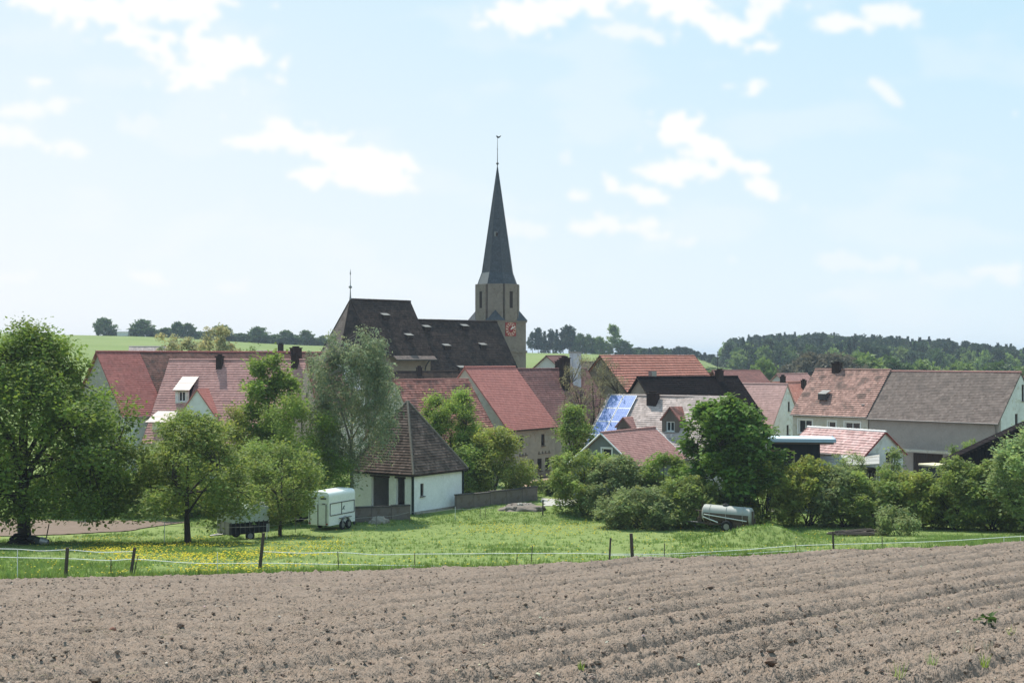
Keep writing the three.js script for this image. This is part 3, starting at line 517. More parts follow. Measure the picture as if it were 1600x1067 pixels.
house({ name: 'mottled_roof_house', label: 'beige house with mottled red brown tiles, skylight and three wide windows', x0: 31.36, d0: 132, yr: 12.85, ye: 8.35, L: 8.6, th: -47.2, hw: 4.46, wall: P_beige, roof: R_rhouse, course: .27, riser: .045, sag: .04, ov: .05, frame: frameD, chimneys: [[2.6, .1, .9, .6, .7]],
  win: { front: [wn(1.5, 4.45, 1.6, 1.35, { n: 2, trim: .13, mat: frameW }), wn(4.6, 4.5, .85, 1.25, { n: 1, trim: .13, mat: frameW }), wn(6.9, 4.5, 1.7, 1.25, { n: 2, trim: .13, mat: frameW })] },
  extra(g, R) {
    const z = 2.95, y0 = R.roofY(z), s = part('skylight', [box(.95, .06, 1.0, 0, 0, 0).rotateX(.35).translate(2.9, y0 + .75, z - .1)], lead, g);
    part('skylight_box', [box(.9, .62, .9, 2.9, y0 + .3, z - .1)], metalD, s);
    part('snow_guard', [box(.34, .04, .2, 7.6, R.roofY(3.4) + .11, 3.4)], frameW, g);
    part('roof_aerial', [bar(V(1.9, R.H - .2, -.5), V(1.9, R.H + .7, -.5), .04, 5), bar(V(1.5, R.H + .5, -.4), V(2.3, R.H + .9, -.6), .05, 5)], metalD, g);
  } });
house({ name: 'long_grey_barn', cat: 'barn', label: 'long taupe barn with grey brown roof, dark cart doors and white gable end', x0: 37.3, d0: 125.6, yr: 12.72, ye: 8.25, L: 13.0, th: -47.0, hw: 4.48, wall: P_taupe, gableMat: P_white, roof: R_rbarn, course: .2, riser: .018, sag: .06, ov: .08, capMat: R_shed, downpipe: 12.7, frame: frameD,
  win: { front: [wn(6.1, .05, 3.0, 3.15, { door: true }), wn(9.7, .05, 2.2, 3.15, { door: true })], right: [wn(4.6, 8.1, .5, 1.5, { n: 1 }), wn(3.3, 5.9, .6, 1.1, { n: 1 }), wn(5.6, 5.9, .6, 1.1, { n: 1 })] },
  extra(g) { part('door_lintel', box(8.0, .22, .5, 8.0, 3.45, 4.75), P_beige, g); } });
house({ name: 'white_garage', cat: 'garage', label: 'small white garage with light red pantile roof and square gable window', x0: 25.07, d0: 108, yr: 8.2, ye: 6.35, L: 8.2, th: -58, hw: 2.45, wall: P_white, roof: R_garage, course: .3, riser: .045, ov: .15, capMat: M('white_ridge', [.72, .68, .66]), verge: M('red_verge', [.25, .06, .05]), frame: frameD,
  win: { right: [wn(2.55, 3.7, .62, .75, { n: 2 })] } });
house({ name: 'cottage', label: 'far cottage with dusty pink roof beyond the long barn', x0: -68, d0: 228, yr: 16.1, ye: 13.2, L: 6.6, th: 12, hw: 3.5, wall: P_white, roof: R_pale, yb: 3 });
house({ name: 'hipped_cottage', label: 'grey pink roofed house with slim dark chimney behind the farmhouse', x0: -35.6, d0: 180, yr: 15.0, ye: 11.3, L: 5.2, th: 25, hw: 4.2, wall: P_white, roof: R_pale, chimneys: [[3.0, .3, .7, .6, 1.2]] });
house({ name: 'white_gable_cottage', label: 'small white cottage with grey roof and white chimney beside the birch', x0: -24.0, d0: 152, yr: 13.3, ye: 10.2, L: 7, th: 60, hw: 3.2, wall: P_white, roof: M('grey_sheet_roof', [.26, .26, .27], { roughness: .6 }), chimneys: [[.8, -.2, .5, .5, 1.1, P_white]], win: { left: [wn(3.2, 8.6, .5, .8, {})] } });
house({ name: 'small_white_house', label: 'small white house with brown roof behind two chimneys', x0: 5.6, d0: 205, yr: 14.4, ye: 12.0, L: 6, th: 60, hw: 3.0, wall: P_lilac, roof: R_brown });
house({ name: 'grey_roof_house', label: 'house with long dull grey roof behind the bare brownish tree', x0: 8.6, d0: 176, yr: 13.5, ye: 10.0, L: 7, th: 15, hw: 4, wall: P_grey, roof: R_rbarn });
house({ name: 'lilac_gable_house', label: 'small house with lilac white gable and light red roof among the houses', x0: 38.6, d0: 186, yr: 11.7, ye: 8.6, L: 9, th: 50, hw: 3.4, wall: P_lilac, roof: R_pink });
house({ name: 'orange_roof_house', label: 'low house with orange red roof between the narrow white house and the mottled roof', x0: 33.5, d0: 164, yr: 10.9, ye: 7.2, L: 5.5, th: 40, hw: 4, wall: P_cream, roof: R_stripe, course: .22, riser: .02, chimneys: [[1.2, .6, .55, .5, 1.3], [5, 1, .55, .5, 1.1]] });
house({ name: 'flat_brown_house', label: 'dark brown low roof peeping out behind the black roofed house', x0: 27.2, d0: 172, yr: 12.35, ye: 10.8, L: 6, th: 5, hw: 5, wall: brickRed, roof: R_brown });
house({ name: 'red_gable_house', label: 'red roofed house behind the white barn gable end', x0: 63.5, d0: 158, yr: 11.7, ye: 7, L: 9, th: 10, hw: 4, wall: P_white, roof: R_red });
{ // tall white flue
  const p = at(899, 138), t = thing('white_flue', 'tall square white rendered chimney stack beside the brown roofed house', 'chimney', [p.x, p.y, p.z], .4);
  part('stack', box(.95, 12.2, .95, 0, 6.1, 0), P_lilac, t); part('cap', box(1.1, .14, 1.1, 0, 12.275, 0), P_grey, t);
}
{ // hut with pyramid roof
  const s = 6.1, cx = -8.15, cd = 99.7, th = 55 * Math.PI / 180, yb = 1.9;
  const g = thing('pyramid_roof_hut', 'white hut with steep dark pyramid roof and two tall open bays', 'hut', [cx, yb, -cd], th), a = s / 2, E = 3.8, H = 8.75;
  const X1 = V(1, 0, 0), Z1 = V(0, 0, 1), nX = V(-1, 0, 0), nZ = V(0, 0, -1), bl = plaster('whitewash', [.86, .87, .88], grain);
  const rect = (l) => [[0, 0], [l, 0], [l, E], [0, E]], t = .25;
  // the face towards the trailer (local -x) has the two openings; the face towards +z a slit window
  const open = [[2.9, .6, 1.75, 2.5], [4.9, .6, .85, 2.5]];
  part('wall', [panel(rect(s), open, t, V(-a, 0, -a), Z1, nX), panel(rect(s - 2 * t - .004), [[.85, 1.75, .42, .95]], t, V(-a + t + .002, 0, a), X1, Z1), panel(rect(s), [], t, V(a, 0, a), nZ, X1), panel(rect(s - 2 * t - .004), [], t, V(a - t - .002, 0, -a), nX, nZ)], bl, g);
  part('floor', box(s - 2 * t - .02, .1, s - 2 * t - .02, 0, .42, 0), M('trodden_earth', [.12, .095, .075], { map: soilTex }), g);
  for (const o of open) part('lintel', box(.06, .12, o[2] + .2, -a - .032, o[1] + o[3] + .06, -a + o[0]), woodDark, g);
  windowIn(g, [.85, 1.75, .42, .95, { n: 1, f: .05 }], V(-a + t + .002, 0, a), X1, Z1, frameD);
  const k = a + .3, T = V(0, H, 0), c = [V(-k, E - .35, -k), V(-k, E - .35, k), V(k, E - .35, k), V(k, E - .35, -k)], e = .002;
  part('roof', [0, 1, 2, 3].map((i) => slope(T.clone().add(V(e, 0, e * i)), T, c[i], c[(i + 1) % 4], .23, .05, .05, .08)).map((q) => q), R_hut, g);
  part('hip_tiles', c.flatMap((p) => ridgeCap(T.clone().add(V(0, .04, 0)), p.clone().add(V(0, .04, 0)), .10)), M('pale_hip_tile', [.19, .165, .14], { map: stain }), g);
  part('fascia', [bar(c[0], c[1], .07, 4), bar(c[1], c[2], .07, 4), bar(c[2], c[3], .07, 4)].map((q) => q.translate(0, -.08, 0)), woodDark, g);
  part('corner_post', [box(.14, E - .3, .14, -a - .03, (E - .3) / 2, a + .03)], M('dark_green_paint', [.02, .03, .028]), g);
  part('corner_post', [box(.14, E - .3, .14, a + .03, (E - .3) / 2, a + .03)], mats.dark_green_paint, g);
  part('plinth', [box(s - .2, .3, .08, .1, .5, a + .045)], P_grey, g);
}
function lowWall(name, label, pts, h, t, mat, capMat) { // rubble wall of separate slabs following the ground
  const o = V(...pts[0]), g = thing(name, label, 'wall', o);
  for (let i = 0; i < pts.length - 1; i++) {
    const a = V(...pts[i]).sub(o), b = V(...pts[i + 1]).sub(o), l = a.distanceTo(b), n = Math.max(1, Math.round(l / 1.6)), ang = -Math.atan2(b.z - a.z, b.x - a.x);
    for (let k = 0; k < n; k++) { const c = a.clone().lerp(b, (k + .5) / n), hh = h + rr(-.04, .04); part('wall_slab', box(l / n - .03, hh, t, 0, hh / 2 - .3, 0).rotateY(ang).translate(c.x, c.y, c.z), mat, g); part('coping', box(l / n - .02, .09, t + .1, 0, hh - .252, 0).rotateY(ang).translate(c.x, c.y, c.z), capMat, g); }
  }
}
const wallConc = plaster('old_concrete', [.20, .165, .145], stain), coping = M('coping_dark', [.10, .09, .085], { map: stain });
lowWall('courtyard_wall', 'low grey concrete wall in front of the hut openings', [onGround(550, 91.5).toArray(), onGround(641, 92.6).toArray()], 1.3, .3, wallConc, coping);
lowWall('garden_wall', 'long grey weathered garden wall running away from the hut corner', [onGround(712, 98.5).toArray(), onGround(790, 102).toArray(), onGround(838, 104.5).toArray()], 1.35, .3, wallConc, coping);
{ // flat-roofed shed with blue fascia
  const p = at(1243, 101), g = thing('flat_roof_shed', 'dark navy shed with light blue edged flat roof and wood framed window', 'shed', [p.x, p.y - .1, p.z], -.18), navy = M('navy_boards', [.016, .018, .026], { map: boards, roughness: .7 });
  part('wall', [panel([[0, 0], [4.0, 0], [4.0, 5.2], [0, 5.2]], [[1.15, 2.8, 1.9, 1.9]], .15, V(-2.2, 0, 1.6), V(1, 0, 0), V(0, 0, 1)), box(.15, 5.2, 3.2, 1.72, 2.6, -.16), box(.15, 5.2, 3.2, -2.12, 2.6, -.16), box(4, 5.2, .15, -.2, 2.6, -1.85)], navy, g);
  windowIn(g, [1.15, 2.8, 1.9, 1.9, { n: 2, f: .09 }], V(-2.2, 0, 1.6), V(1, 0, 0), V(0, 0, 1), M('wood_frame', [.30, .23, .16]));
  part('roof', [box(5.6, .16, 4.2, .1, 5.52, .1)], M('roof_felt', [.42, .50, .56], { roughness: .6 }), g);
  part('fascia', [box(5.64, .26, .06, .1, 5.5, 2.24), box(.06, .26, 4.2, 2.94, 5.5, .1)], M('blue_fascia', [.30, .39, .50], { roughness: .45 }), g);
  part('soffit', [box(5.4, .18, 4.0, .1, 5.3, .1)], frameD, g);
}
{ // lean-to with grey sheet roof by the garage
  const p = at(1325, 99.5), g = thing('lean_to', 'low lean-to with pale grey sheet roof below the white garage', 'shed', [p.x, p.y, p.z], -.25);
  part('roof', [slope(V(-2.7, 4.0, -1.2), V(2.4, 4.35, -1.2), V(-2.7, 3.45, 1.6), V(2.3, 3.75, 1.6), .9, .02, .02, .06)], M('grey_sheet', [.36, .35, .33], { map: stain, roughness: .6 }), g);
  part('wall', [box(4.6, 3.3, .12, -.2, 1.65, -.9), box(.12, 3.1, 2.0, -2.4, 1.55, .1), box(.12, 3.3, 2.0, 2.0, 1.65, .1)], woodDark, g);
  part('beam', [box(4.6, .18, .16, -.2, 3.34, 1.35)], woodDark, g);
  for (const x of [-2.3, -.2, 1.9]) part('post', box(.15, 3.25, .15, x, 1.62, 1.35), woodDark, g);
  for (let i = 0; i < 22; i++) part('picket', box(.1, 1.0 + rr(-.05, .05), .03, -2.6 + i * .24, .62 + 1.95, 1.62), woodGrey, g);
}
{ // black timber shed at the edge
  const p = at(1600, 92), g = thing('black_timber_shed', 'narrow black timber shed with a sloping roof edge by the hedge', 'shed', [p.x, p.y - .1, p.z], .0), bk = M('tarred_boards', [.008, .007, .008], { map: boards, roughness: .95, specularIntensity: .06 });
  const w = 10.4;
  part('wall', [panel([[0, 0], [w, 0], [w, 9.25], [0, 4.45]], [], .12, V(-5.2, 0, 0), V(1, 0, 0), V(0, 0, 1)), box(.12, 4.4, 1.2, -5.14, 2.2, -.73), box(.12, 9.1, 1.2, w - 5.26, 4.55, -.73)], woodDark, g);
  for (let i = 0; i < 40; i++) { const x = .13 + i * .26, h = 4.38 + x * .4615; part('board', box(.235, h, .03, -5.2 + x, h / 2, .018 + (i % 2) * .012), bk, g); }
  part('roof', [slope(V(w - 5.0, 9.46, -1.3), V(w - 5.0, 9.46, .12), V(-5.5, 4.42, -1.3), V(-5.5, 4.42, .12), .5, .03, .02, .12)], R_black, g);
}

// ---------------------------------------------------------------- vehicles and farm things
const wheel = (g, x, y, z, r, w, axis = 'x') => {
  const t = part('wheel', [new THREE.TorusGeometry(r - w * .45, w * .5, 10, 22).scale(1, 1, 1.0).rotateY(Math.PI / 2).translate(x, y, z), new THREE.CylinderGeometry(r * .8, r * .8, w * .7, 20).rotateZ(Math.PI / 2).translate(x, y, z)], rubber, g);
  part('rim', [new THREE.CylinderGeometry(r * .55, r * .55, w * .86, 16).rotateZ(Math.PI / 2).translate(x, y, z), new THREE.CylinderGeometry(r * .16, r * .16, w * 1.05, 10).rotateZ(Math.PI / 2).translate(x, y, z)], metalG, t);
};
{ // horse trailer, rear ramp towards us
  const p = onGround(519, 87), g = thing('horse_trailer', 'white horse trailer with rounded roof and rear ramp beside the hut', 'trailer', p, -27 * Math.PI / 180);
  const W = 1.62, Ln = 3.0, y0 = .42, Ht = 2.62, gel = M('trailer_white', [.78, .80, .79], { roughness: .3, map: grain }), tin = M('trailer_grey_green', [.60, .64, .60], { roughness: .4, map: grain }), blk = metalD;
  const sh = new THREE.Shape(); const hw = W / 2, r = .34; sh.moveTo(-hw, y0); sh.lineTo(hw, y0); sh.lineTo(hw, Ht - r); sh.quadraticCurveTo(hw, Ht, hw - r, Ht); sh.lineTo(-hw + r, Ht); sh.quadraticCurveTo(-hw, Ht, -hw, Ht - r); sh.closePath();
  const body = part('body', new THREE.ExtrudeGeometry(sh, { depth: Ln, bevelEnabled: true, bevelSize: .03, bevelThickness: .04, bevelSegments: 2, curveSegments: 10 }).translate(0, 0, -Ln / 2), gel, g);
  part('rear_frame', [box(.07, 2.0, .05, -hw + .04, 1.42, Ln / 2 + .06), box(.07, 2.0, .05, hw - .04, 1.42, Ln / 2 + .06), box(W - .16, .06, .05, 0, y0 + .03, Ln / 2 + .06)], tin, g);
  const ramp = part('rear_ramp', [rbox(W - .18, 1.32, .06, 0, 1.12, Ln / 2 + .07, .02)], tin, g);
  for (const x of [-.68, -.02, .64]) part('ramp_bar', box(.045, 1.38, .035, x, 1.12, Ln / 2 + .115), blk, ramp);
  part('ramp_latch', [box(.2, .05, .05, -.45, 1.84, Ln / 2 + .12)], blk, ramp);
  part('ramp_latch', [box(.2, .05, .05, .45, 1.84, Ln / 2 + .12)], blk, ramp);
  for (const x of [-.4, .4]) { const d = part('rear_flap', rbox(.74, .58, .05, x, 2.12, Ln / 2 + .06, .02), tin, g); part('vent_slot', rbox(.46, .11, .03, x, 2.2, Ln / 2 + .095, .01), blk, d); }
  part('number_plate', box(.3, .2, .012, -.42, 1.62, Ln / 2 + .112), M('plate_dark', [.12, .11, .08]), ramp);
  part('tail_light', box(.14, .1, .05, -hw + .12, .52, Ln / 2 + .1), M('lamp_red', [.25, .02, .015], { roughness: .3 }), g); part('tail_light', box(.14, .1, .05, hw - .12, .52, Ln / 2 + .1), mats.lamp_red, g);
  for (const y of [1.86, 1.06]) part('side_rail', [box(.03, .05, Ln - .2, hw + .05, y, 0)], blk, g);
  for (const z of [Ln / 2 - .06, .1, -Ln / 2 + .1]) part('side_strut', [box(.028, .8, .05, hw + .048, 1.46, z)], blk, g);
  const mk = new THREE.Shape([[-.2, -.1], [-.05, .02], [.02, .14], [.13, .18], [.22, .12], [.12, .08], [.1, -.02], [.2, -.12], [.08, -.06], [-.08, -.08]].map((q) => new THREE.Vector2(...q)));
  part('side_emblem', new THREE.ExtrudeGeometry(mk, { depth: .006, bevelEnabled: false }).rotateY(Math.PI / 2).translate(hw + .034, 1.42, -.1), M('emblem_grey', [.12, .14, .14]), body);
  for (const s of [-1, 1]) { part('fender', [new THREE.TorusGeometry(.43, .055, 6, 16, Math.PI).rotateY(Math.PI / 2).scale(2.2, 1, 1).translate(s * (hw + .1), .4, -.25), box(.2, .05, 1.3, s * (hw + .1), .8, -.25)], metalG, g); wheel(g, s * (hw + .1), .31, .1, .31, .17); wheel(g, s * (hw + .1), .31, -.62, .31, .17); }
  part('drawbar', [bar(V(-.5, .4, -Ln / 2), V(0, .42, -Ln / 2 - 1.2), .05), bar(V(.5, .4, -Ln / 2), V(0, .42, -Ln / 2 - 1.2), .05), box(.12, .12, .4, 0, .45, -Ln / 2 - 1.3)], metalD, g);
  part('jockey_wheel', [bar(V(.12, .15, -Ln / 2 - 1), V(.12, .8, -Ln / 2 - 1), .03), new THREE.CylinderGeometry(.12, .12, .07, 12).rotateZ(Math.PI / 2).translate(.12, .12, -Ln / 2 - 1)], metalD, g);
}
{ // covered wagon under the fruit tree
  const p = onGround(380, 79.5), g = thing('covered_wagon', 'dark slatted livestock wagon with grey green canvas hood under the fruit trees', 'wagon', p, 38 * Math.PI / 180), w = 1.75, l = 2.6, tarp = M('canvas_grey', [.50, .54, .50], { map: stain, roughness: .8 });
  const sh = new THREE.Shape([[-w / 2, 1.15], [w / 2, 1.15], [w / 2, 1.95], [w / 4, 2.16], [0, 2.22], [-w / 4, 2.16], [-w / 2, 1.95]].map((q) => new THREE.Vector2(...q)));
  part('canvas_hood', new THREE.ExtrudeGeometry(sh, { depth: l, bevelEnabled: true, bevelSize: .02, bevelThickness: .02, bevelSegments: 1 }).rotateY(Math.PI / 2).translate(-l / 2, 0, 0), tarp, g);
  part('wagon_bed', [box(l, .12, w, 0, .48, 0), box(l - .1, .7, w - .1, 0, .85, 0)], M('tar_black', [.02, .02, .022]), g);
  for (let i = 0; i < 9; i++) part('slat', box(.06, .74, .05, -l / 2 + .05 + i * (l - .1) / 8, .83, w / 2 + .03), metalD, g);
  for (let i = 0; i < 6; i++) part('slat', box(.05, .74, .06, l / 2 + .03, .83, -w / 2 + .05 + i * (w - .1) / 5), i > 3 ? frameW : metalG, g);
  for (let i = 0; i < 3; i++) part('slat', box(.05, .74, .5, -l / 2 - .03, .83, -w / 2 + .3 + i * .58), metalG, g);
  for (const s of [-1, 1]) { const q = thingWheel(g, 0, .3, s * (w / 2 + .08), .3); }
  part('drawbar', [bar(V(-l / 2, .45, .3), V(-l / 2 - .9, .38, 0), .045), bar(V(-l / 2, .45, -.3), V(-l / 2 - .9, .38, 0), .045)], metalG, g);
}
function thingWheel(g, x, y, z, r) { const t = part('wheel', [new THREE.TorusGeometry(r - .07, .08, 8, 20).translate(x, y, z)], rubber, g); part('rim', new THREE.CylinderGeometry(r * .6, r * .6, .1, 14).rotateX(Math.PI / 2).translate(x, y, z), metalG, t); }
{ // slurry tanker
  const p = onGround(1137, 84), g = thing('tank_trailer', 'long grey cylindrical tank trailer parked against the hedge', 'tanker', p, -24 * Math.PI / 180), r = .58, l = 3.1, galv = M('galvanised', [.34, .345, .32], { map: stain, roughness: .6 }), und = M('tank_rust_shade', [.10, .075, .06], { map: stain });
  const prof = [[0, -l / 2 - .16], [.2, -l / 2 - .15], [.42, -l / 2 - .1], [.55, -l / 2 - .03], [r, -l / 2 + .05], [r, l / 2 - .05], [.55, l / 2 + .03], [.42, l / 2 + .1], [.2, l / 2 + .15], [0, l / 2 + .16]].map((q) => new THREE.Vector2(...q));
  const tank = part('tank', new THREE.LatheGeometry(prof, 28).rotateZ(-Math.PI / 2 - .035).translate(0, 1.08, 0), galv, g);
  for (const x of [-1.1, 0, 1.1]) part('tank_band', new THREE.TorusGeometry(r + .01, .018, 6, 28).rotateY(Math.PI / 2).translate(x, 1.08 - x * .035, 0), galv, tank);
  part('shaded_lower_shell', new THREE.CylinderGeometry(r + .006, r + .006, l - .12, 22, 1, true, -1.75, 3.4).rotateX(Math.PI / 2).rotateY(Math.PI / 2).rotateZ(-.035).translate(0, 1.08, 0), und, tank);  // dark lower half of the tank: shade and rust put into the colour
  part('manhole', [cyl(.2, .2, .12, -.15, 1.64, 0), box(.1, .1, .1, -.15, 1.8, 0)], metalD, tank);
  part('frame', [box(l, .14, .1, 0, .5, .34), box(l, .14, .1, 0, .5, -.34), box(.12, .3, .8, -1.2, .52, 0), box(.12, .3, .8, 1.0, .45, 0), box(.6, .5, .9, .75, .52, 0)], und, g);
  part('side_bar', [bar(V(-1.5, .95, .62), V(-.5, .62, .62), .035), bar(V(-1.45, 1.12, .6), V(1.4, .78, .64), .03)], frameW, g);
  part('pump', [cyl(.16, .16, .5, -1.75, .75, .1), box(.3, .3, .4, -1.85, .7, 0), bar(V(-1.7, 1.2, .1), V(-1.7, 1.75, .1), .03), bar(V(-2.1, 1.3, .2), V(-1.5, 1.25, .2), .05)], und, g);
  part('drawbar', [bar(V(-l / 2, .5, .3), V(-2.7, .5, 0), .06), bar(V(-l / 2, .5, -.3), V(-2.7, .5, 0), .06), bar(V(-2.2, .5, .05), V(-2.2, .02, .05), .04)], metalD, g);
  for (const s of [-1, 1]) { const t = part('wheel', [new THREE.TorusGeometry(.28, .11, 10, 24).translate(.1, .39, s * .72), new THREE.CylinderGeometry(.3, .3, .12, 18).rotateX(Math.PI / 2).translate(.1, .39, s * .72)], rubber, g); part('rim', new THREE.CylinderGeometry(.19, .19, .16, 14).rotateX(Math.PI / 2).translate(.1, .39, s * .72), metalG, t); }
  part('outlet', [cyl(.1, .1, .3, 1.75, .6, 0), box(.12, .9, .06, 1.72, .95, .3)], und, g);
}
{ // tractor behind the hedge: cab above the leaves
  const p = at(1461, 103), g = thing('tractor', 'cream roofed tractor cab showing above the hedge by the barn doors', 'tractor', p, .5), crm = M('cab_cream', [.62, .55, .36], { roughness: .5 });
  g.scale.setScalar(1.2); part('cab_roof', rbox(1.5, .16, 1.6, 0, 2.72, 0, .06), crm, g);
  for (const [x, z] of [[-.65, -.7], [.65, -.7], [-.65, .7], [.65, .7]]) part('cab_post', box(.07, 1.3, .07, x, 2.0, z), metalD, g);
  part('cab_glass', [box(1.2, 1.15, .03, 0, 2.02, .7), box(.03, 1.15, 1.3, .65, 2.02, 0), box(.03, 1.15, 1.3, -.65, 2.02, 0)], glass, g);
  part('body', [rbox(1.2, .7, 1.5, 0, 1.05, 0, .06), rbox(.8, .75, 1.7, 0, 1.1, 1.55, .1)], M('tractor_green', [.05, .16, .06], { roughness: .45 }), g);
  for (const [x, z, r] of [[-.85, -.35, .78], [.85, -.35, .78], [-.75, 1.9, .45], [.75, 1.9, .45]]) wheel(g, x, r, z, r, .36);
}
{
  const p = at(1424, 99), g = thing('feed_cart', 'pale yellow tub cart half hidden by the hedge near the tractor', 'cart', p, .3), y = M('pale_yellow', [.62, .54, .34], { roughness: .6 });
  g.scale.setScalar(1.3); part('tub', panel([[.3, 0], [1.6, 0], [1.9, 1.15], [0, .75]], [], .9, V(-.95, .9, .45), V(1, 0, 0), V(0, 0, 1)), y, g);
  part('frame', [box(1.7, .12, .8, 0, .82, 0), box(.1, .7, .1, -.7, .4, 0)], metalD, g); wheel(g, .5, .4, .4, .4, .16); wheel(g, .5, .4, -.4, .4, .16);
}
{ // things heaped round the old tree's foot
  const p = onGround(36, 71.2), g = thing('junk_heap', 'dark heap of tyres and sacks at the foot of the big tree', 'heap', p);
  for (const [x, y, z, rx] of [[-.35, .12, .1, 0], [-.25, .34, .1, .1], [.3, .14, .35, .2], [-.05, .5, .05, -.15]]) part('tyre', new THREE.TorusGeometry(.32, .13, 8, 18).rotateX(Math.PI / 2 + rx).translate(x, y, z), rubber, g);
  part('sack', new THREE.SphereGeometry(.36, 12, 9).scale(1.2, .7, .8).translate(.55, .22, -.1), M('sack_dark', [.06, .07, .065]), g); part('sack', new THREE.SphereGeometry(.3, 12, 9).scale(1.1, .8, .9).translate(.95, .2, .15), mats.sack_dark, g);
  const b = onGround(70, 71), k = thing('metal_bucket', 'pale metal bucket tipped over beside the dark heap', 'bucket', b); 
  part('pail', new THREE.CylinderGeometry(.22, .15, .42, 16, 1, true).rotateZ(1.35).translate(0, .2, 0), M('zinc', [.42, .45, .48], { roughness: .4, metalness: .4, side: THREE.DoubleSide }), k); part('handle', new THREE.TorusGeometry(.2, .01, 5, 16, Math.PI).rotateY(.6).translate(.16, .22, 0), metalG, k);
  single('wooden_stake', bar(onGround(71, 71.6), onGround(77, 71.6, 1.15), .03, 6), woodPost, 'short leaning wooden stake beside the tipped bucket', 'stake');
}
{ // timber stack and rubble
  const p = onGround(1335, 77), g = thing('timber_stack', 'stack of old grey poles lying at the foot of the hedge', 'timber', p, -.05);
  for (let i = 0; i < 14; i++) part('pole', bar(V(rr(-1.7, -.6), .08 + (i % 3) * .09, rr(-.6, .6)), V(rr(.5, 1.9), .08 + (i % 4) * .08 + rr(-.04, .25), rr(-.6, .6)), rr(.05, .09), 6), i % 3 ? woodPost : woodGrey, g);
  const q = onGround(815, 97.5), h = thing('rubble_heap', 'low heap of grey brown earth and rubble below the garden wall end', 'heap', q), ge = new THREE.SphereGeometry(1, 40, 16, 0, 6.2832, 0, 1.57), a = ge.attributes.position;
  for (let i = 0; i < a.count; i++) { const x = a.getX(i), y = a.getY(i), z = a.getZ(i), n = 1 + .35 * N(x * 2.5, z * 2.5, y) + .15 * N(x * 8, z * 8, y); a.setXYZ(i, x * 1.75 * n, y * .55 * n - .06, z * 1.1 * n); } ge.computeVertexNormals();
  part('earth', ge, M('rubble_earth', [.24, .20, .175], { map: soilTex }), h);
  for (let i = 0; i < 26; i++) { const t = rr(0, 6.28), k = rr(.2, .95); part('stone', new THREE.DodecahedronGeometry(rr(.07, .17)).scale(1, .7, 1.1).translate(Math.cos(t) * 1.7 * k, .5 * (1 - k * k) + .04, Math.sin(t) * 1.05 * k), i % 2 ? wallConc : P_grey, h); }
  const s = onGround(592, 90.6), k = thing('sand_heap', 'small pale heap of sand in front of the low courtyard wall', 'heap', s), gs = ge.clone().scale(.42, .9, .4); part('sand', gs, M('pale_sand', [.34, .30, .25], { map: soilTex }), k);
}
{ // paddock rails by the red barn
  const o = onGround(838, 112), g = thing('paddock_rails', 'dark wooden post and rail fence in front of the red barn', 'fence', o);
  const ps = [825, 845, 868, 890].map((q) => onGround(q, 112).sub(o));
  ps.forEach((p) => part('post', bar(p.clone().add(V(0, -.3, 0)), p.clone().add(V(0, 1.5, 0)), .09, 7), woodDark, g));
  for (let i = 0; i < 3; i++) for (const h of [.65, 1.25]) part('rail', bar(ps[i].clone().add(V(0, h, 0)), ps[i + 1].clone().add(V(0, h + .03, 0)), .055, 6), woodDark, g);
}
// ---------------------------------------------------------------- electric paddock fence along the field
{
  const fd = (px) => 43.2 / (1 - .341 * (px - 800) / 2000) + 1.25, o = onGround(800, fd(800)), g = thing('paddock_fence', 'wooden post and white tape paddock fence along the ploughed field', 'fence', o);
  const tape = M('white_tape', [.80, .80, .78], { roughness: .7 }), stakeW = M('white_plastic', [.66, .67, .66], { roughness: .6 });
  const P = (px, y, dd = 0) => at(px, fd(px) + dd, y).sub(o);
  const post = (px, top, lean, r, mat, name = 'post') => { const b = onGround(px, fd(px)).sub(o); b.y -= .25; const t = P(px + lean, top); part(name, bar(b, t, r, 7, r * .86), mat, g); };
  post(102, 855, 4, .062, woodPost); post(202, 855, 9, .058, woodPost); post(404, 832, 8, .062, woodPost); post(951, 840, 3, .04, woodPost); post(989, 833, -3, .07, woodPost); post(1303, 830, -2, .045, woodPost);
  for (const [px, top, ln] of [[174, 872, 0], [205, 868, 11], [530, 861, -2], [649, 864, -1], [807, 866, 1], [828, 852, 4], [1038, 848, 0], [1243, 848, 0], [1378, 838, 0]]) post(px, top, ln, .017, woodPost, 'stake');
  for (const [px, top] of [[28, 857], [340, 862], [1568, 838], [1594, 836]]) post(px, top, 0, .014, stakeW, 'stake');
  const run = (pts) => part('tape', tube(pts.map(([px, y]) => P(px, y)), .011, 8, 5), tape, g);
  run([[-60, 856.5], [28, 857.5], [66, 860], [105, 858.5], [155, 862], [210, 861]]); run([[-60, 868], [28, 870.5], [105, 872], [174, 875], [208, 873], [300, 879], [411, 879]]);
  run([[411, 861], [470, 863.5], [530, 862.5], [590, 866], [649, 865], [730, 864.5], [807, 864], [900, 864], [951, 865]]); run([[411, 879], [530, 881], [649, 883], [807, 885], [830, 884]]);
  run([[951, 865], [989, 865], [1038, 865], [1100, 862], [1160, 858.5], [1243, 852], [1302, 850]]); run([[951, 867], [1038, 868], [1150, 865], [1243, 860], [1302, 861], [1378, 858]]); run([[1302, 850], [1378, 848], [1470, 845], [1568, 839], [1680, 833]]);
}
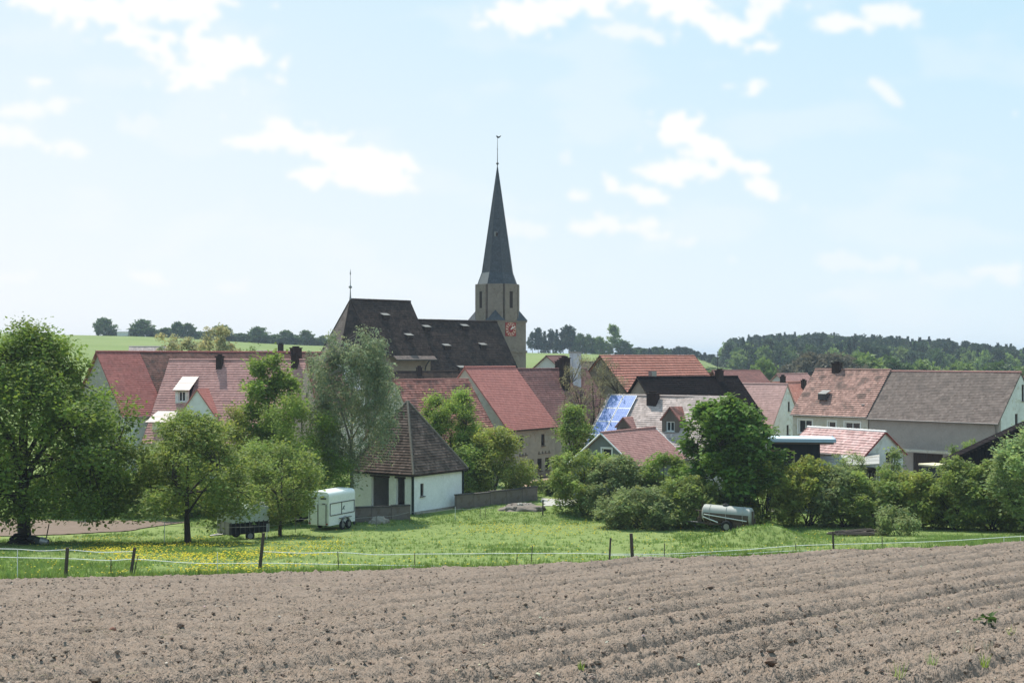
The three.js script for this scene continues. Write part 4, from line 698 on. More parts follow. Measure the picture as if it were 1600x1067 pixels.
{ // second, thinner fence across the meadow near the hut
  const o = onGround(700, 90), g = thing('meadow_fence', 'thin stake and cord fence crossing the meadow below the hut', 'fence', o);
  const st = [[257, 74, 1.2], [417, 78, .95], [462, 84, 1], [588, 88.5, .8], [640, 90, .9], [711, 92, .95], [750, 93, .95], [758, 93.4, .8], [848, 94, 1.15]];
  const tops = [];
  for (const [px, d, h] of st) { const b = onGround(px, d).sub(o); part('stake', bar(b.clone().add(V(0, -.2, 0)), b.clone().add(V(.02, h, 0)), px === 848 ? .06 : .02, 6), px === 848 ? woodPost : px % 2 ? M('white_plastic', [1, 1, 1]) : woodGrey, g); tops.push(b.add(V(.02, h * .85, 0))); }
  part('cord', tube(tops.flatMap((p, i) => i ? [tops[i - 1].clone().lerp(p, .5).add(V(0, -.1, 0)), p] : [p]), .007, 5, 4), M('grey_cord', [.42, .42, .40]), g);
}

// ---------------------------------------------------------------- vegetation
function leafClump(n, spread, len, wid, droop = 0) {                               // a twig's worth of folded leaves
  const pos = [], uv = [];
  for (let i = 0; i < n; i++) {
    const c = V(gauss(), gauss(), gauss()).multiplyScalar(spread), dir = V(gauss(), gauss() * .45 - droop, gauss()).normalize(), side = dir.clone().cross(V(gauss() * .75, 1, gauss() * .75)).normalize(), up = side.clone().cross(dir);
    const l = len * rr(.7, 1.25), w = wid * rr(.75, 1.2), a = c, b = c.clone().addScaledVector(dir, l), m = c.clone().addScaledVector(dir, l * .45), p = m.clone().addScaledVector(side, w / 2).addScaledVector(up, w * .18), q = m.clone().addScaledVector(side, -w / 2).addScaledVector(up, w * .18);
    for (const v of [a, p, b, a, b, q]) { pos.push(v.x, v.y, v.z); uv.push(0, 0); }
  }
  return rawGeo(pos, uv);
}
const clumpCache = {};
const clumpOf = (len, wid, n, droop = 0) => clumpCache[[len, wid, n, droop]] ??= leafClump(n, len * 1.35, len, wid, droop);
const limbG = (pts, r0, r1) => {                                                   // tapered limb
  const c = new THREE.CatmullRomCurve3(pts), n = Math.max(3, pts.length * 2), g = new THREE.TubeGeometry(c, n, 1, 6), p = g.attributes.position;
  for (let i = 0; i <= n; i++) { const q = c.getPointAt(i / n), r = lerp(r0, r1, Math.pow(i / n, .8)); for (let k = 0; k <= 6; k++) { const j = i * 7 + k; p.setXYZ(j, q.x + (p.getX(j) - q.x) * r, q.y + (p.getY(j) - q.y) * r, q.z + (p.getZ(j) - q.z) * r); } }
  g.computeVertexNormals(); return g;
};
const PROF = {
  ball: [[0, .5], [.2, .9], .5, 1, .8, .86, .94, .6, 1, .35],
  dome: [[0, .72], [.12, .98], .35, .98, .6, .82, .8, .56, .93, .3, 1, .05], round: [[0, .35], [.2, .8], .5, 1, .75, .85, .92, .5, 1, .1], upright: [[0, .5], [.25, 1], .55, .85, .8, .5, .95, .22, 1, .05], shrub: [[0, .85], [.3, 1], .6, .95, .85, .65, 1, .2], vase: [[0, .3], [.4, .85], .7, 1, .9, .7, 1, .25],
};
const prof = (k, t) => { const a = PROF[k].flat(); for (let i = 2; i < a.length; i += 2) if (t <= a[i]) return lerp(a[i - 1], a[i + 1], (t - a[i - 2]) / (a[i] - a[i - 2])); return a[a.length - 1]; };
const up0 = V(0, 1, 0), tmpM = new THREE.Matrix4(), tmpQ = new THREE.Quaternion(), tmpE = new THREE.Euler(), tmpS = V(1, 1, 1), tmpC = new THREE.Color();
// o: px, d, h (height), r (crown radius), base (height of the crown's foot), shape, leaf material, leaf [len, wid, n], count, clusters, cr (cluster radius)
function tree(o) {
  seed = o.seed ?? Math.round(o.px * 31 + o.d * 7 + 5);
  const p = onGround(o.px, o.d, -.08), g = thing(o.name ?? 'tree', o.label, o.cat ?? 'tree', p, 0, o.group);
  const base = o.base ?? o.h * .2, ch = o.h - base, K = o.clusters ?? 60, cr = o.cr ?? o.r * .24, sd = rr(0, 50), lean = o.lean ?? 0, cl = [];
  let tries = 0;
  while (cl.length < K && tries++ < 4000) {
    const t = Math.pow(rnd(), .85), a = rr(0, 6.283), lump = 1 + .30 * N(Math.cos(a) * 1.4 + sd, t * 3.2, Math.sin(a) * 1.4) + .12 * N(Math.cos(a) * 4, t * 8, Math.sin(a) * 4 + sd);
    const R = o.r * prof(o.shape ?? 'round', t) * lump; if (rnd() > .25 + .75 * prof(o.shape ?? 'round', t)) continue;
    const q = Math.sqrt(rr(o.hollow ?? .18, 1)), c = V(Math.cos(a) * R * q + lean * t, base + ch * t * (1 + .06 * N(a, sd, 3)), Math.sin(a) * R * q * (o.deep ?? 1));
    if (cl.some((e) => e.distanceTo(c) < cr * .55)) { if (rnd() < .7) continue; }
    cl.push(c);
  }
  // trunk and limbs
  const wood = [], tr = o.tr ?? o.h * .022, fork = V(rr(-.1, .1) + lean * .2, Math.max(base * (o.fork ?? 1), .3), rr(-.1, .1)), top = V(lean * .7, base + ch * (o.lead ?? .7), 0);
  if (o.stems) { for (let i = 0; i < o.stems; i++) { const c = cl[Math.floor(rnd() * cl.length)]; wood.push(limbG([V(rr(-.3, .3), 0, rr(-.3, .3)), V(c.x * .35, c.y * .5, c.z * .35), c], tr * .6, .012)); } }
  else {
    wood.push(limbG([V(0, -.1, 0), V(fork.x * .5 + rr(-.05, .05), fork.y * .5, fork.z * .5), fork], tr * 1.15, tr * .85)); wood.push(limbG([fork, fork.clone().lerp(top, .5).add(V(rr(-.2, .2), 0, rr(-.2, .2))), top], tr * .8, tr * .18));
    const nl = o.limbs ?? 7, mains = [];
    for (let i = 0; i < nl; i++) { const a = i / nl * 6.283 + rr(-.3, .3), t = rr(.2, .75), R = o.r * prof(o.shape ?? 'round', t) * .75, e = V(Math.cos(a) * R + lean * t, base + ch * t, Math.sin(a) * R), s = fork.clone().lerp(top, rr(0, .45)), m = s.clone().lerp(e, .5).add(V(0, (o.arch ?? .06) * o.h * rr(-.2, 1), 0)); mains.push([s, m, e]); wood.push(limbG([s, m, e], tr * rr(.36, .5), .02)); }
    for (const c of cl) { let b = top, bd = 1e9; for (const [s, m, e] of mains) for (const q of [m, e, s.clone().lerp(m, .5), m.clone().lerp(e, .5)]) { const dd = q.distanceTo(c) + Math.max(0, q.y - c.y) * .6; if (dd < bd) { bd = dd; b = q; } } if (bd > .2) wood.push(limbG([b, b.clone().lerp(c, .5).add(V(rr(-.15, .15), rr(-.05, .2), rr(-.15, .15))), c], Math.min(.05, tr * .16), .010)); }
  }
  part('trunk', wood.map((w) => { w.deleteAttribute('uv'); const u = new Float32Array(w.attributes.position.count * 2); for (let i = 0; i < w.attributes.position.count; i++) { u[i * 2] = w.attributes.position.getX(i); u[i * 2 + 1] = w.attributes.position.getY(i) * .5; } w.setAttribute('uv', new THREE.BufferAttribute(u, 2)); return w; }), o.bark ?? bark, g);
  // foliage
  const [ll, lw, ln] = o.leaf ?? [.13, .08, 8], count = o.count ?? 2500, im = shadows(new THREE.InstancedMesh(clumpOf(ll, lw, ln, o.droop ?? 0), o.mat, count));
  im.name = 'crown'; im.userData.kind = 'stuff';
  const tone = cl.map(() => rr(.78, 1.22)), vary = o.vary ?? .22;
  for (let i = 0; i < count; i++) {
    const k = i % cl.length, c = cl[k]; let x, y, z;
    if (o.weep) { const s = rnd(), rad = cr * Math.sqrt(rnd()) * .8, a = rr(0, 6.283), strand = Math.floor(rnd() * 5); const q = hash(k, strand, 4) * 6.283, rq = cr * (.3 + .7 * hash(k, strand, 9)); x = c.x + Math.cos(q) * rq + gauss() * .10; z = c.z + Math.sin(q) * rq + gauss() * .10; y = c.y + .3 - s * (o.weep * (.5 + hash(k, strand, 2))); }
    else { const v = V(gauss(), gauss(), gauss()), l = v.length() || 1; v.multiplyScalar(cr * (.35 + .75 * rnd()) / Math.max(l, .45)); x = c.x + v.x; y = c.y + v.y * (o.flat ?? .8); z = c.z + v.z; }
    y = Math.max(y, .06);
    const s = .55 + 1.0 * Math.pow(rnd(), 1.4);
    tmpM.compose(V(x, y, z), tmpQ.setFromEuler(tmpE.set(rr(-.55, .55), rr(0, 6.28), rr(-.55, .55))), tmpS.set(s, s, s)); im.setMatrixAt(i, tmpM);
    const m = tone[k] * rr(1 - vary, 1 + vary), h = rr(-.12, .12); im.setColorAt(i, tmpC.setRGB(Math.min(1.6, m * (1 + h)), m, Math.min(1.5, m * (1 - h))));
  }
  g.add(im); return g;
}
const L_cherry = leafM('cherry_leaf', [0.19, 0.268, 0.046], .42), L_apple = leafM('apple_leaf', [0.245, 0.305, 0.066], .45), L_fresh = leafM('fresh_leaf', [0.255, 0.35, 0.068], .5), L_pale = leafM('pale_leaf', [0.3, 0.37, 0.12], .5), L_birch = leafM('birch_leaf', [0.285, 0.335, 0.19], .45), L_maple = leafM('maple_leaf', [0.145, 0.24, 0.04], .35), L_dark = leafM('dark_leaf', [0.155, 0.215, 0.05], .4), L_hedge = leafM('hedge_leaf', [0.265, 0.335, 0.08], .42), L_yellow = leafM('yellow_green_leaf', [0.32, 0.36, 0.07], .48), L_grey = leafM('grey_green_leaf', [0.265, 0.32, 0.12], .42), L_bud = leafM('brownish_bud', [0.25, 0.235, 0.125], .4), L_bloss = leafM('blossom', [0.44, 0.42, 0.21], .4), L_light = leafM('light_leaf', [0.3, 0.39, 0.15], .45);

// fruit trees and garden trees
tree({ name: 'cherry_tree', label: 'large spreading cherry tree with thick dark trunk over the tyre heap', px: 40, d: 72, h: 12.2, r: 6.4, base: 1.5, fork: 1.45, shape: 'dome', mat: L_cherry, leaf: [0.246, 0.145, 8], count: 7200, clusters: 250, cr: 0.88, tr: .36, limbs: 11, deep: .9, hollow: .12 });
tree({ name: 'apple_tree', label: 'low apple tree with forked trunk beside the covered wagon', px: 294, d: 74, h: 7.3, r: 4.0, base: 1.35, fork: 1.1, shape: 'dome', mat: L_apple, leaf: [0.203, 0.116, 8], count: 2804, clusters: 110, cr: 0.63, tr: .19, limbs: 8, arch: .02 });
tree({ name: 'apple_tree', label: 'small dense fruit tree between the covered wagon and the horse trailer', px: 438, d: 81, h: 5.9, r: 2.5, base: 1.0, shape: 'round', mat: L_apple, leaf: [0.189, 0.116, 8], count: 1324, clusters: 55, cr: 0.55, tr: .12 });
tree({ name: 'fruit_tree', label: 'tall fresh green fruit tree, in front of the farmhouse roof', px: 420, d: 101, h: 11.8, r: 2.2, base: 3, shape: 'ball', mat: L_fresh, leaf: [0.246, 0.160, 8], count: 2227, clusters: 60, cr: 0.62 });
tree({ name: 'willow_shrub', label: 'light green bushy tree behind the horse trailer', px: 463, d: 92.5, h: 8.9, r: 3.6, base: .7, shape: 'shrub', mat: L_fresh, leaf: [0.189, 0.087, 8], count: 4767, clusters: 110, cr: 0.66, stems: 9, deep: .8 });
tree({ name: 'pale_bush', label: 'pale yellow green tree in front of the white cross gable', px: 352, d: 99, h: 7.8, r: 3.2, base: .8, shape: 'shrub', mat: L_yellow, leaf: [0.189, 0.102, 8], count: 3272, clusters: 70, cr: 0.63, stems: 8 });
tree({ name: 'grey_bush', label: 'grey green bush below the farmhouse dormer', px: 275, d: 104, h: 7.6, r: 3.0, base: .8, shape: 'shrub', mat: L_grey, leaf: [0.189, 0.087, 8], count: 2804, clusters: 60, cr: 0.62, stems: 7 });
tree({ name: 'broad_bush', label: 'bush standing behind the two apple trees and the wagon', px: 395, d: 90, h: 5.2, r: 2.8, base: .3, shape: 'shrub', mat: L_hedge, leaf: [0.203, 0.116, 8], count: 1869, clusters: 60, cr: 0.62, stems: 7 });
tree({ name: 'broad_bush', label: 'wide bush behind the cherry tree, beyond the garden bed', px: 130, d: 98, h: 4.2, r: 4.2, base: .2, shape: 'shrub', mat: L_hedge, leaf: [0.232, 0.131, 8], count: 2025, clusters: 60, cr: 0.79, stems: 7 });
tree({ name: 'broad_bush', label: 'broad bush beyond the garden bed and behind the apple tree', px: 262, d: 96.5, h: 4.6, r: 3.4, base: .2, shape: 'shrub', mat: L_hedge, leaf: [0.217, 0.116, 8], count: 1869, clusters: 60, cr: 0.70, stems: 7 });
tree({ name: 'birch_tree', label: 'tall weeping birch with grey green foliage beside the hut roof', px: 549, d: 93.8, h: 14.2, r: 3.5, base: 4.9, fork: .9, shape: 'round', mat: L_birch, leaf: [0.174, 0.102, 7], count: 4829, clusters: 130, cr: 0.48, weep: 2.2, tr: .15, bark: barkBirch, limbs: 9, lead: .9, droop: .5, deep: .75 });
tree({ name: 'garden_tree', label: 'pale green round tree behind the hut, before the weathered barn', px: 706, d: 109, h: 8.6, r: 2.9, base: 1.6, shape: 'ball', mat: L_fresh, leaf: [0.189, 0.102, 8], count: 3800, clusters: 80, cr: 0.55 });
tree({ name: 'hazel_bush', label: 'broad yellow green bush behind the long garden wall', px: 772, d: 106, h: 5.6, r: 3.1, base: .3, shape: 'shrub', mat: L_yellow, leaf: [0.203, 0.116, 8], count: 2181, clusters: 75, cr: 0.60, stems: 9 });
tree({ name: 'hazel_bush', label: 'smaller green bush between the hut and the broad yellow green bush', px: 735, d: 105, h: 4.3, r: 2.3, base: .3, shape: 'shrub', mat: L_fresh, leaf: [0.203, 0.116, 8], count: 1480, clusters: 50, cr: 0.57, stems: 7 });
tree({ name: 'small_shrub', label: 'low light green shrub at the far end of the garden wall', px: 815, d: 107.5, h: 2.4, r: 1.5, base: .1, shape: 'shrub', mat: L_pale, leaf: [0.174, 0.102, 7], count: 545, clusters: 24, cr: 0.40, stems: 5, cat: 'shrub' });
tree({ name: 'clipped_shrub', label: 'small round clipped shrub beside the pale gravel track', px: 860, d: 108, h: 1.3, r: .5, base: .05, shape: 'shrub', mat: L_dark, leaf: [0.116, 0.072, 7], count: 467, clusters: 30, cr: 0.16, stems: 4, cat: 'shrub' });
tree({ name: 'clipped_hedge', label: 'low clipped hedge in front of the paddock rails', px: 868, d: 110.5, h: 1.0, r: 2.6, base: .05, shape: 'shrub', mat: L_hedge, leaf: [0.131, 0.087, 7], count: 1168, clusters: 60, cr: 0.26, deep: .25, stems: 6, cat: 'hedge' });
tree({ vary: .3, name: 'bare_tree', label: 'thinly leaved brownish tree in front of the orange red barn gable', px: 926, d: 124, h: 12.2, r: 3.9, base: 2.5, shape: 'round', mat: L_bud, leaf: [0.131, 0.072, 6], count: 2336, clusters: 150, cr: 0.53, limbs: 14, tr: .2, hollow: .05 });
tree({ name: 'garden_tree', label: 'green tree between the red barn and the grey shed', px: 897, d: 112, h: 7.4, r: 2.1, base: 1.0, shape: 'upright', mat: L_fresh, leaf: [0.203, 0.116, 8], count: 1558, clusters: 55, cr: 0.53 });
tree({ name: 'maple_tree', label: 'dense dark green maple standing behind the tank trailer', px: 1140, d: 89, h: 8.6, r: 3.1, base: 1.2, shape: 'ball', mat: L_maple, leaf: [0.290, 0.217, 8], count: 3455, clusters: 130, cr: 0.56, tr: .17 });
// hedge bushes, each its own plant
const hedge = [
  [915, 95, 4.7, 2.8, L_hedge, 'large hedge bush at the gravel track, in front of the grey shed'], [968, 93, 4.3, 2.6, L_grey, 'grey green hedge bush below the grey shed window'], [1035, 92.5, 4.7, 2.7, L_fresh, 'light green hedge bush between the grey shed and the maple'],
  [1000, 86.5, 2.7, 2.8, L_grey, 'low bush bulging into the meadow beside the tank trailer drawbar'], [1072, 87.5, 3.4, 2.3, L_hedge, 'leafy bush behind the tank trailer drawbar'],
  [1192, 88.5, 4.5, 2.6, L_yellow, 'yellow green hedge bush beside the maple'], [1262, 88, 4.5, 2.6, L_yellow, 'yellow green hedge bush in front of the navy shed'], [1318, 87, 3.9, 2.3, L_grey, 'grey green hedge bush below the lean-to roof'],
  [1368, 86, 3.9, 2.5, L_hedge, 'mid green hedge bush below the white garage gable'], [1432, 86, 3.6, 2.5, L_yellow, 'hedge bush in front of the yellow cart'], [1492, 85, 4.5, 2.6, L_hedge, 'hedge bush in front of the black timber shed, beside the tractor cab'], [1548, 84, 4.3, 2.6, L_hedge, 'hedge bush at the low end of the black shed wall'], [1612, 83, 4.2, 2.7, L_hedge, 'hedge bush under the light leaved tree'],
];
for (const [px, d, h, r, mat, label] of hedge) tree({ name: 'hedge_bush', cat: 'bush', label, px, d, h, r, base: .15, shape: 'shrub', mat, leaf: [0.189, 0.109, 8], count: Math.round(r * 860), clusters: Math.round(r * 27), cr: 0.58, stems: 9, deep: .8, group: 'bushes of the hedge along the meadow' });
tree({ name: 'small_shrub', cat: 'shrub', label: 'low shrub at the end of the pole stack', px: 1402, d: 76, h: 1.6, r: 1.3, base: .05, shape: 'shrub', mat: L_grey, leaf: [0.145, 0.087, 7], count: 623, clusters: 30, cr: 0.31, stems: 5 });
tree({ name: 'young_tree', label: 'slender light green tree in front of the white garage gable', px: 1396, d: 97, h: 4.9, r: 1.25, base: .8, shape: 'upright', mat: L_pale, leaf: [0.160, 0.087, 7], count: 857, clusters: 34, cr: 0.37 });
tree({ name: 'young_tree', label: 'small green tree in front of the taupe barn wall', px: 1512, d: 110, h: 4.6, r: 1.6, base: 1.2, shape: 'vase', mat: L_fresh, leaf: [0.174, 0.087, 7], count: 623, clusters: 30, cr: 0.37 });
tree({ name: 'young_tree', label: 'thin young tree in front of the lean-to roof', px: 1330, d: 92, h: 4.9, r: 1.2, base: 2.8, shape: 'vase', mat: L_pale, leaf: [0.145, 0.072, 7], count: 327, clusters: 24, cr: 0.30 });
tree({ name: 'light_tree', label: 'light leaved tree in front of the black timber shed', px: 1612, d: 79, h: 6.3, r: 2.5, base: .8, shape: 'round', mat: L_light, leaf: [0.217, 0.160, 8], count: 1713, clusters: 60, cr: 0.55 });
// behind the village roofs
tree({ name: 'blossoming_tree', label: 'broad pale yellow blossoming tree behind the long barn ridge', px: 335, d: 205, h: 16.6, r: 5.2, base: 3, shape: 'round', mat: L_bloss, leaf: [0.377, 0.246, 7], count: 1713, clusters: 70, cr: 0.88 });
tree({ name: 'blossoming_tree', label: 'lower pale blossoming tree beside the dusty pink cottage roof', px: 276, d: 208, h: 15.4, r: 4.8, base: 3, shape: 'round', mat: L_bloss, leaf: [0.377, 0.246, 7], count: 1480, clusters: 60, cr: 0.88 });
tree({ name: 'dark_conical_tree', label: 'small dark conical tree behind the farmhouse chimney', px: 390, d: 200, h: 14.2, r: 1.6, base: 1, shape: 'upright', mat: L_dark, leaf: [0.348, 0.174, 7], count: 701, clusters: 40, cr: 0.53 });

// far trees: one crown built from many leaf clumps, shared between copies
function farCrown(kind, v) {
  seed = 900 + v * 17 + kind.length * 5; const pos = [], uv = [];
  const tri = (c, s) => { const a = V(gauss(), gauss(), gauss()).normalize(), b = V(gauss(), gauss(), gauss()).normalize(); for (const p of [c, c.clone().addScaledVector(a, s), c.clone().addScaledVector(b, s)]) { pos.push(p.x, p.y, p.z); uv.push(0, 0); } };
  if (kind === 'conifer') for (let i = 0; i < 520; i++) { const t = Math.pow(rnd(), .75), tier = .82 + .18 * Math.sin(t * 44 + v), r = .235 * (1 - t) * tier * (1 + .25 * N(t * 9, v, 3)) + .006, a = rr(0, 6.283), q = Math.sqrt(rr(.25, 1)); tri(V(Math.cos(a) * r * q, .04 + .94 * t - .03 * q, Math.sin(a) * r * q), .105 * (1.15 - .6 * t)); }
  else if (kind === 'pine') for (let k = 0; k < 34; k++) { const t = rnd(), a = rr(0, 6.283), R = .22 * Math.sin(Math.PI * (.25 + .72 * t)) * Math.sqrt(rnd()), c = V(Math.cos(a) * R, .24 + .70 * t, Math.sin(a) * R); for (let i = 0; i < 24; i++) tri(c.clone().add(V(gauss(), gauss() * .8, gauss()).multiplyScalar(.07)), .09); }
  else for (let k = 0; k < 70; k++) { const t = rnd(), a = rr(0, 6.283), R = .42 * prof('shrub', t) * Math.sqrt(rr(.25, 1)) * (1 + .35 * N(a, t * 4, v)), c = V(Math.cos(a) * R, .06 + .86 * t, Math.sin(a) * R); for (let i = 0; i < 24; i++) tri(c.clone().add(V(gauss(), gauss() * .8, gauss()).multiplyScalar(.095)), .115); }
  return rawGeo(pos, uv);
}
const FC = { conifer: [0, 1, 2].map((v) => farCrown('conifer', v)), pine: [0, 1, 2].map((v) => farCrown('pine', v)), broadleaf: [0, 1, 2, 3].map((v) => farCrown('broadleaf', v)) };
const L_far = { conifer: leafM('spruce_needles', [0.038, 0.064, 0.03], .15), pine: leafM('pine_needles', [0.052, 0.08, 0.034], .2), broadleaf: leafM('far_leaf', [0.095, 0.15, 0.045], .35), fresh: leafM('far_fresh_leaf', [0.19, 0.265, 0.07], .4), brown: leafM('far_brown_twigs', [0.145, 0.13, 0.085], .3) };
const farTrunk = new THREE.CylinderGeometry(.006, .014, .5, 6).translate(0, .25, 0);
function farTree(px, d, h, wid, kind, label, group, matKey = kind, sink = 0, name = 'far_tree', cat = 'tree') {
  seed = Math.round(px * 13 + d * 3); const p = onGround(px, d, -.2 - sink), g = thing(name, label, cat, p, rr(0, 6.28), group), vs = FC[kind];
  const c = part('crown', vs[Math.floor(rnd() * vs.length)], L_far[matKey], g), t = part('trunk', farTrunk, bark, g), f = kind === 'broadleaf' ? .92 : .46;
  g.scale.set(wid / f, h, wid / f); return g;
}
{
  const row = 'trees in a row on the far grassy hilltop';
  const L = ['round tree at the open end of the hilltop tree row, beside the tiny pale hut', 'hilltop tree next to the tiny pale hut, on its hedge side', 'twin-crowned hilltop tree, third in the row from the tiny hut', 'wide hilltop tree above the pale blossoming tree', 'broad hilltop tree between the blossoming tree and the choir', 'small hilltop tree, third from the church end of the row', 'pointed hilltop tree, second from the church end of the row', 'smallest hilltop tree, next to the choir roof'];
  [[162, 8.6, 10], [222, 8.3, 11], [278, 7.8, 7.5], [345, 7.4, 11.5], [403, 7.9, 10], [445, 6.9, 8], [478, 7.2, 8], [503, 5.0, 5]].forEach(([px, h, w], i) => farTree(px, 604, h, w, 'broadleaf', L[i], row));
  farTree(294, 606, 7.4, 7.5, 'broadleaf', 'tree leaning against the twin-crowned hilltop tree', row);
  const hb = [184, 205, 243, 258, 268, 308, 318, 328, 365, 378, 388, 420, 430, 460, 492];
  for (const px of hb) farTree(px, 607, rr(3.4, 5.6), rr(7, 11), 'broadleaf', 'low bush between the trees on the far hilltop', 'hedge bushes on the far hilltop', 'broadleaf', .6, 'far_bush', 'bush');
  const q = onGround(192, 600), g = thing('tiny_hut', 'tiny pale hut under the hilltop trees', 'hut', q); part('wall', box(5, 2, 3, 0, 1, 0), P_white, g); part('roof', [slope(V(-2.7, 3.0, 0), V(2.7, 3.0, 0), V(-2.7, 2.0, 1.8), V(2.7, 2.0, 1.8), .4, .03), slope(V(2.7, 3, 0), V(-2.7, 3, 0), V(2.7, 2, -1.8), V(-2.7, 2, -1.8), .4, .03)], P_lilac, g);
  const gr = 'group of trees on the field behind the church tower';
  for (const [px, top, w, kind, m, d] of [[832, 522, 5, 'pine', 'conifer', 640], [841, 515, 6, 'pine', 'conifer', 642], [851, 519, 6, 'conifer', 'conifer', 638], [860, 517, 6, 'pine', 'conifer', 645], [870, 516, 6, 'conifer', 'conifer', 636], [880, 514, 7, 'pine', 'conifer', 640], [889, 511, 8, 'pine', 'conifer', 638], [897, 517, 6, 'conifer', 'conifer', 643], [906, 523, 7, 'broadleaf', 'broadleaf', 634]]) farTree(px, d, (555 - top) / 2000 * d, w, kind, 'dark conifer in the clump beside the church tower', gr, m);
  for (const [px, top, w, kind, m, lb] of [[921, 526, 7, 'broadleaf', 'broadleaf', 'mid green tree at the edge of the dark conifer clump'], [935, 529, 8, 'broadleaf', 'fresh', 'light green round tree between the conifer clump and the tall airy tree'], [958, 510, 8, 'pine', 'fresh', 'tall airy light tree rising above the orange red barn'], [947, 538, 7, 'broadleaf', 'fresh', 'low light bush tree under the tall airy tree'], [975, 534, 9, 'broadleaf', 'broadleaf', 'round green tree beside the tall airy tree'], [987, 545, 7, 'broadleaf', 'broadleaf', 'low green tree above the orange red ridge']]) farTree(px, 632, (557 - top) / 2000 * 632, w, kind, lb, gr, m);
  for (let px = 998, i = 0; px < 1132; px += rr(4, 8), i++) { seed = px * 7 | 0; const k = ['pine', 'conifer', 'broadleaf'][Math.floor(rnd() * 3)], top = rr(543, 550); farTree(px, 660 + rr(-15, 25), (560 - top) / 2000 * 660, rr(4, 8), k, 'small tree in the distant line along the horizon', 'distant tree line along the horizon', k === 'broadleaf' ? 'broadleaf' : 'conifer'); }
  // garden trees at the foot of the wooded hill
  for (const [px, d, top, w, m, lb] of [[1196, 330, 560, 8, 'fresh', 'light green tree at the foot of the wooded hill, above the pink roof'], [1180, 325, 572, 5, 'fresh', 'low light green bush tree beside the light green tree below the wood'], [1232, 340, 569, 8, 'bloss', 'pale whitish tree at the foot of the wooded hill'], [1268, 350, 551, 13, 'brown', 'brownish bare tree behind the mottled roof chimney'], [1310, 345, 553, 15, 'brown', 'broad brownish tree behind the mottled roof'], [1350, 350, 552, 15, 'fresh', 'light green tree behind the mottled roof ridge'], [1396, 355, 556, 12, 'broadleaf', 'green tree where the two long roofs meet'], [1445, 360, 562, 12, 'fresh', 'low light green tree behind the grey brown ridge'], [1500, 365, 566, 12, 'fresh', 'low tree behind the middle of the grey brown ridge'], [1560, 360, 565, 14, 'broadleaf', 'green tree behind the white barn gable'], [1610, 360, 566, 12, 'fresh', 'tree behind the red roof at the white barn gable'], [1118, 480, 573, 14, 'fresh', 'light bush at the field edge beside the antenna mast'], [1150, 300, 584, 8, 'fresh', 'bright bush behind the black roof']]) farTree(px, d, EYE + (560 - top) / 2000 * d - ground(X(px, d), d), w, 'broadleaf', lb, undefined, m === 'bloss' ? 'brown' : m);
}
// the wood on the eastern hill: one mass of trees
{
  const kinds = [['conifer', 'conifer', 0], ['conifer', 'conifer', 1], ['pine', 'pine', 0], ['pine', 'pine', 1], ['broadleaf', 'fresh', 0], ['broadleaf', 'broadleaf', 2]], put = kinds.map(() => []);
  seed = 4242;
  for (let i = 0; i < 2600; i++) {
    const d = rr(545, 880), x = rr(92, 480), u = x / d, edge = .168 + .012 * N(d * .01, 3);
    if (u < edge || u > .56) continue;
    const front = d < 605, mixed = N(x * .02, d * .02, 6), k = rnd() < (mixed > .08 ? .55 : .18) || (front && rnd() < .25) ? (rnd() < .75 ? 4 : 5) : rnd() < .3 ? Math.floor(rnd() * 2) : 2 + Math.floor(rnd() * 2);
    const h = (k < 2 ? rr(13, 18.5) : k < 4 ? rr(12, 16.5) : rr(10, 15)), w = k < 2 ? rr(6, 8) : k < 4 ? rr(6.5, 9.5) : rr(7, 11);
    put[k].push([x, ground(x, d) - .5, -d, h, w]);
  }
  kinds.forEach(([kind, m, v], k) => {
    const im = shadows(new THREE.InstancedMesh(FC[kind][v], L_far[m], put[k].length)), f = kind === 'broadleaf' ? .92 : .46;
    put[k].forEach(([x, y, z, h, w], i) => { tmpM.compose(V(x, y, z), tmpQ.setFromAxisAngle(up0, rr(0, 6.28)), tmpS.set(w / f, h, w / f)); im.setMatrixAt(i, tmpM); const c = rr(.75, 1.25); im.setColorAt(i, tmpC.setRGB(c * rr(.92, 1.08), c, c)); });
    im.name = numbered('wood'); im.userData = { kind: 'stuff', label: ['dark spruces of the distant wood on the hill', 'tall spruces of the distant wood on the hill', 'pines of the distant wood on the hill', 'broad pines of the distant wood on the hill', 'fresh green broadleaved trees of the distant wood', 'mid green broadleaved trees of the distant wood'][k], category: 'wood' }; scene.add(im);
  });
}
// ---------------------------------------------------------------- meadow grass, dandelions, clods
function tuft(n, h, w, sp, bend) { const pos = [], uv = []; for (let i = 0; i < n; i++) { const a = rr(0, 6.283), c = V(gauss() * sp, 0, gauss() * sp), t = c.clone().add(V(Math.cos(a) * bend * rr(.4, 1.4), h * rr(.6, 1.25), Math.sin(a) * bend * rr(.4, 1.4))), s = V(-Math.sin(a) * w, 0, Math.cos(a) * w); for (const p of [c.clone().sub(s), c.clone().add(s), t]) { pos.push(p.x, p.y, p.z); uv.push(0, 0); } } return rawGeo(pos, uv); }
function scatter(name, geo, mat, list, label, category) {
  const im = shadows(new THREE.InstancedMesh(geo, mat, list.length));
  list.forEach(([x, y, z, s, sy, c], i) => { tmpM.compose(V(x, y, z), tmpQ.setFromEuler(tmpE.set(0, rr(0, 6.283), 0)), tmpS.set(s, sy, s)); im.setMatrixAt(i, tmpM); im.setColorAt(i, tmpC.setRGB(...c)); });
  im.name = name; im.userData = { kind: 'stuff', label, category }; scene.add(im);
}
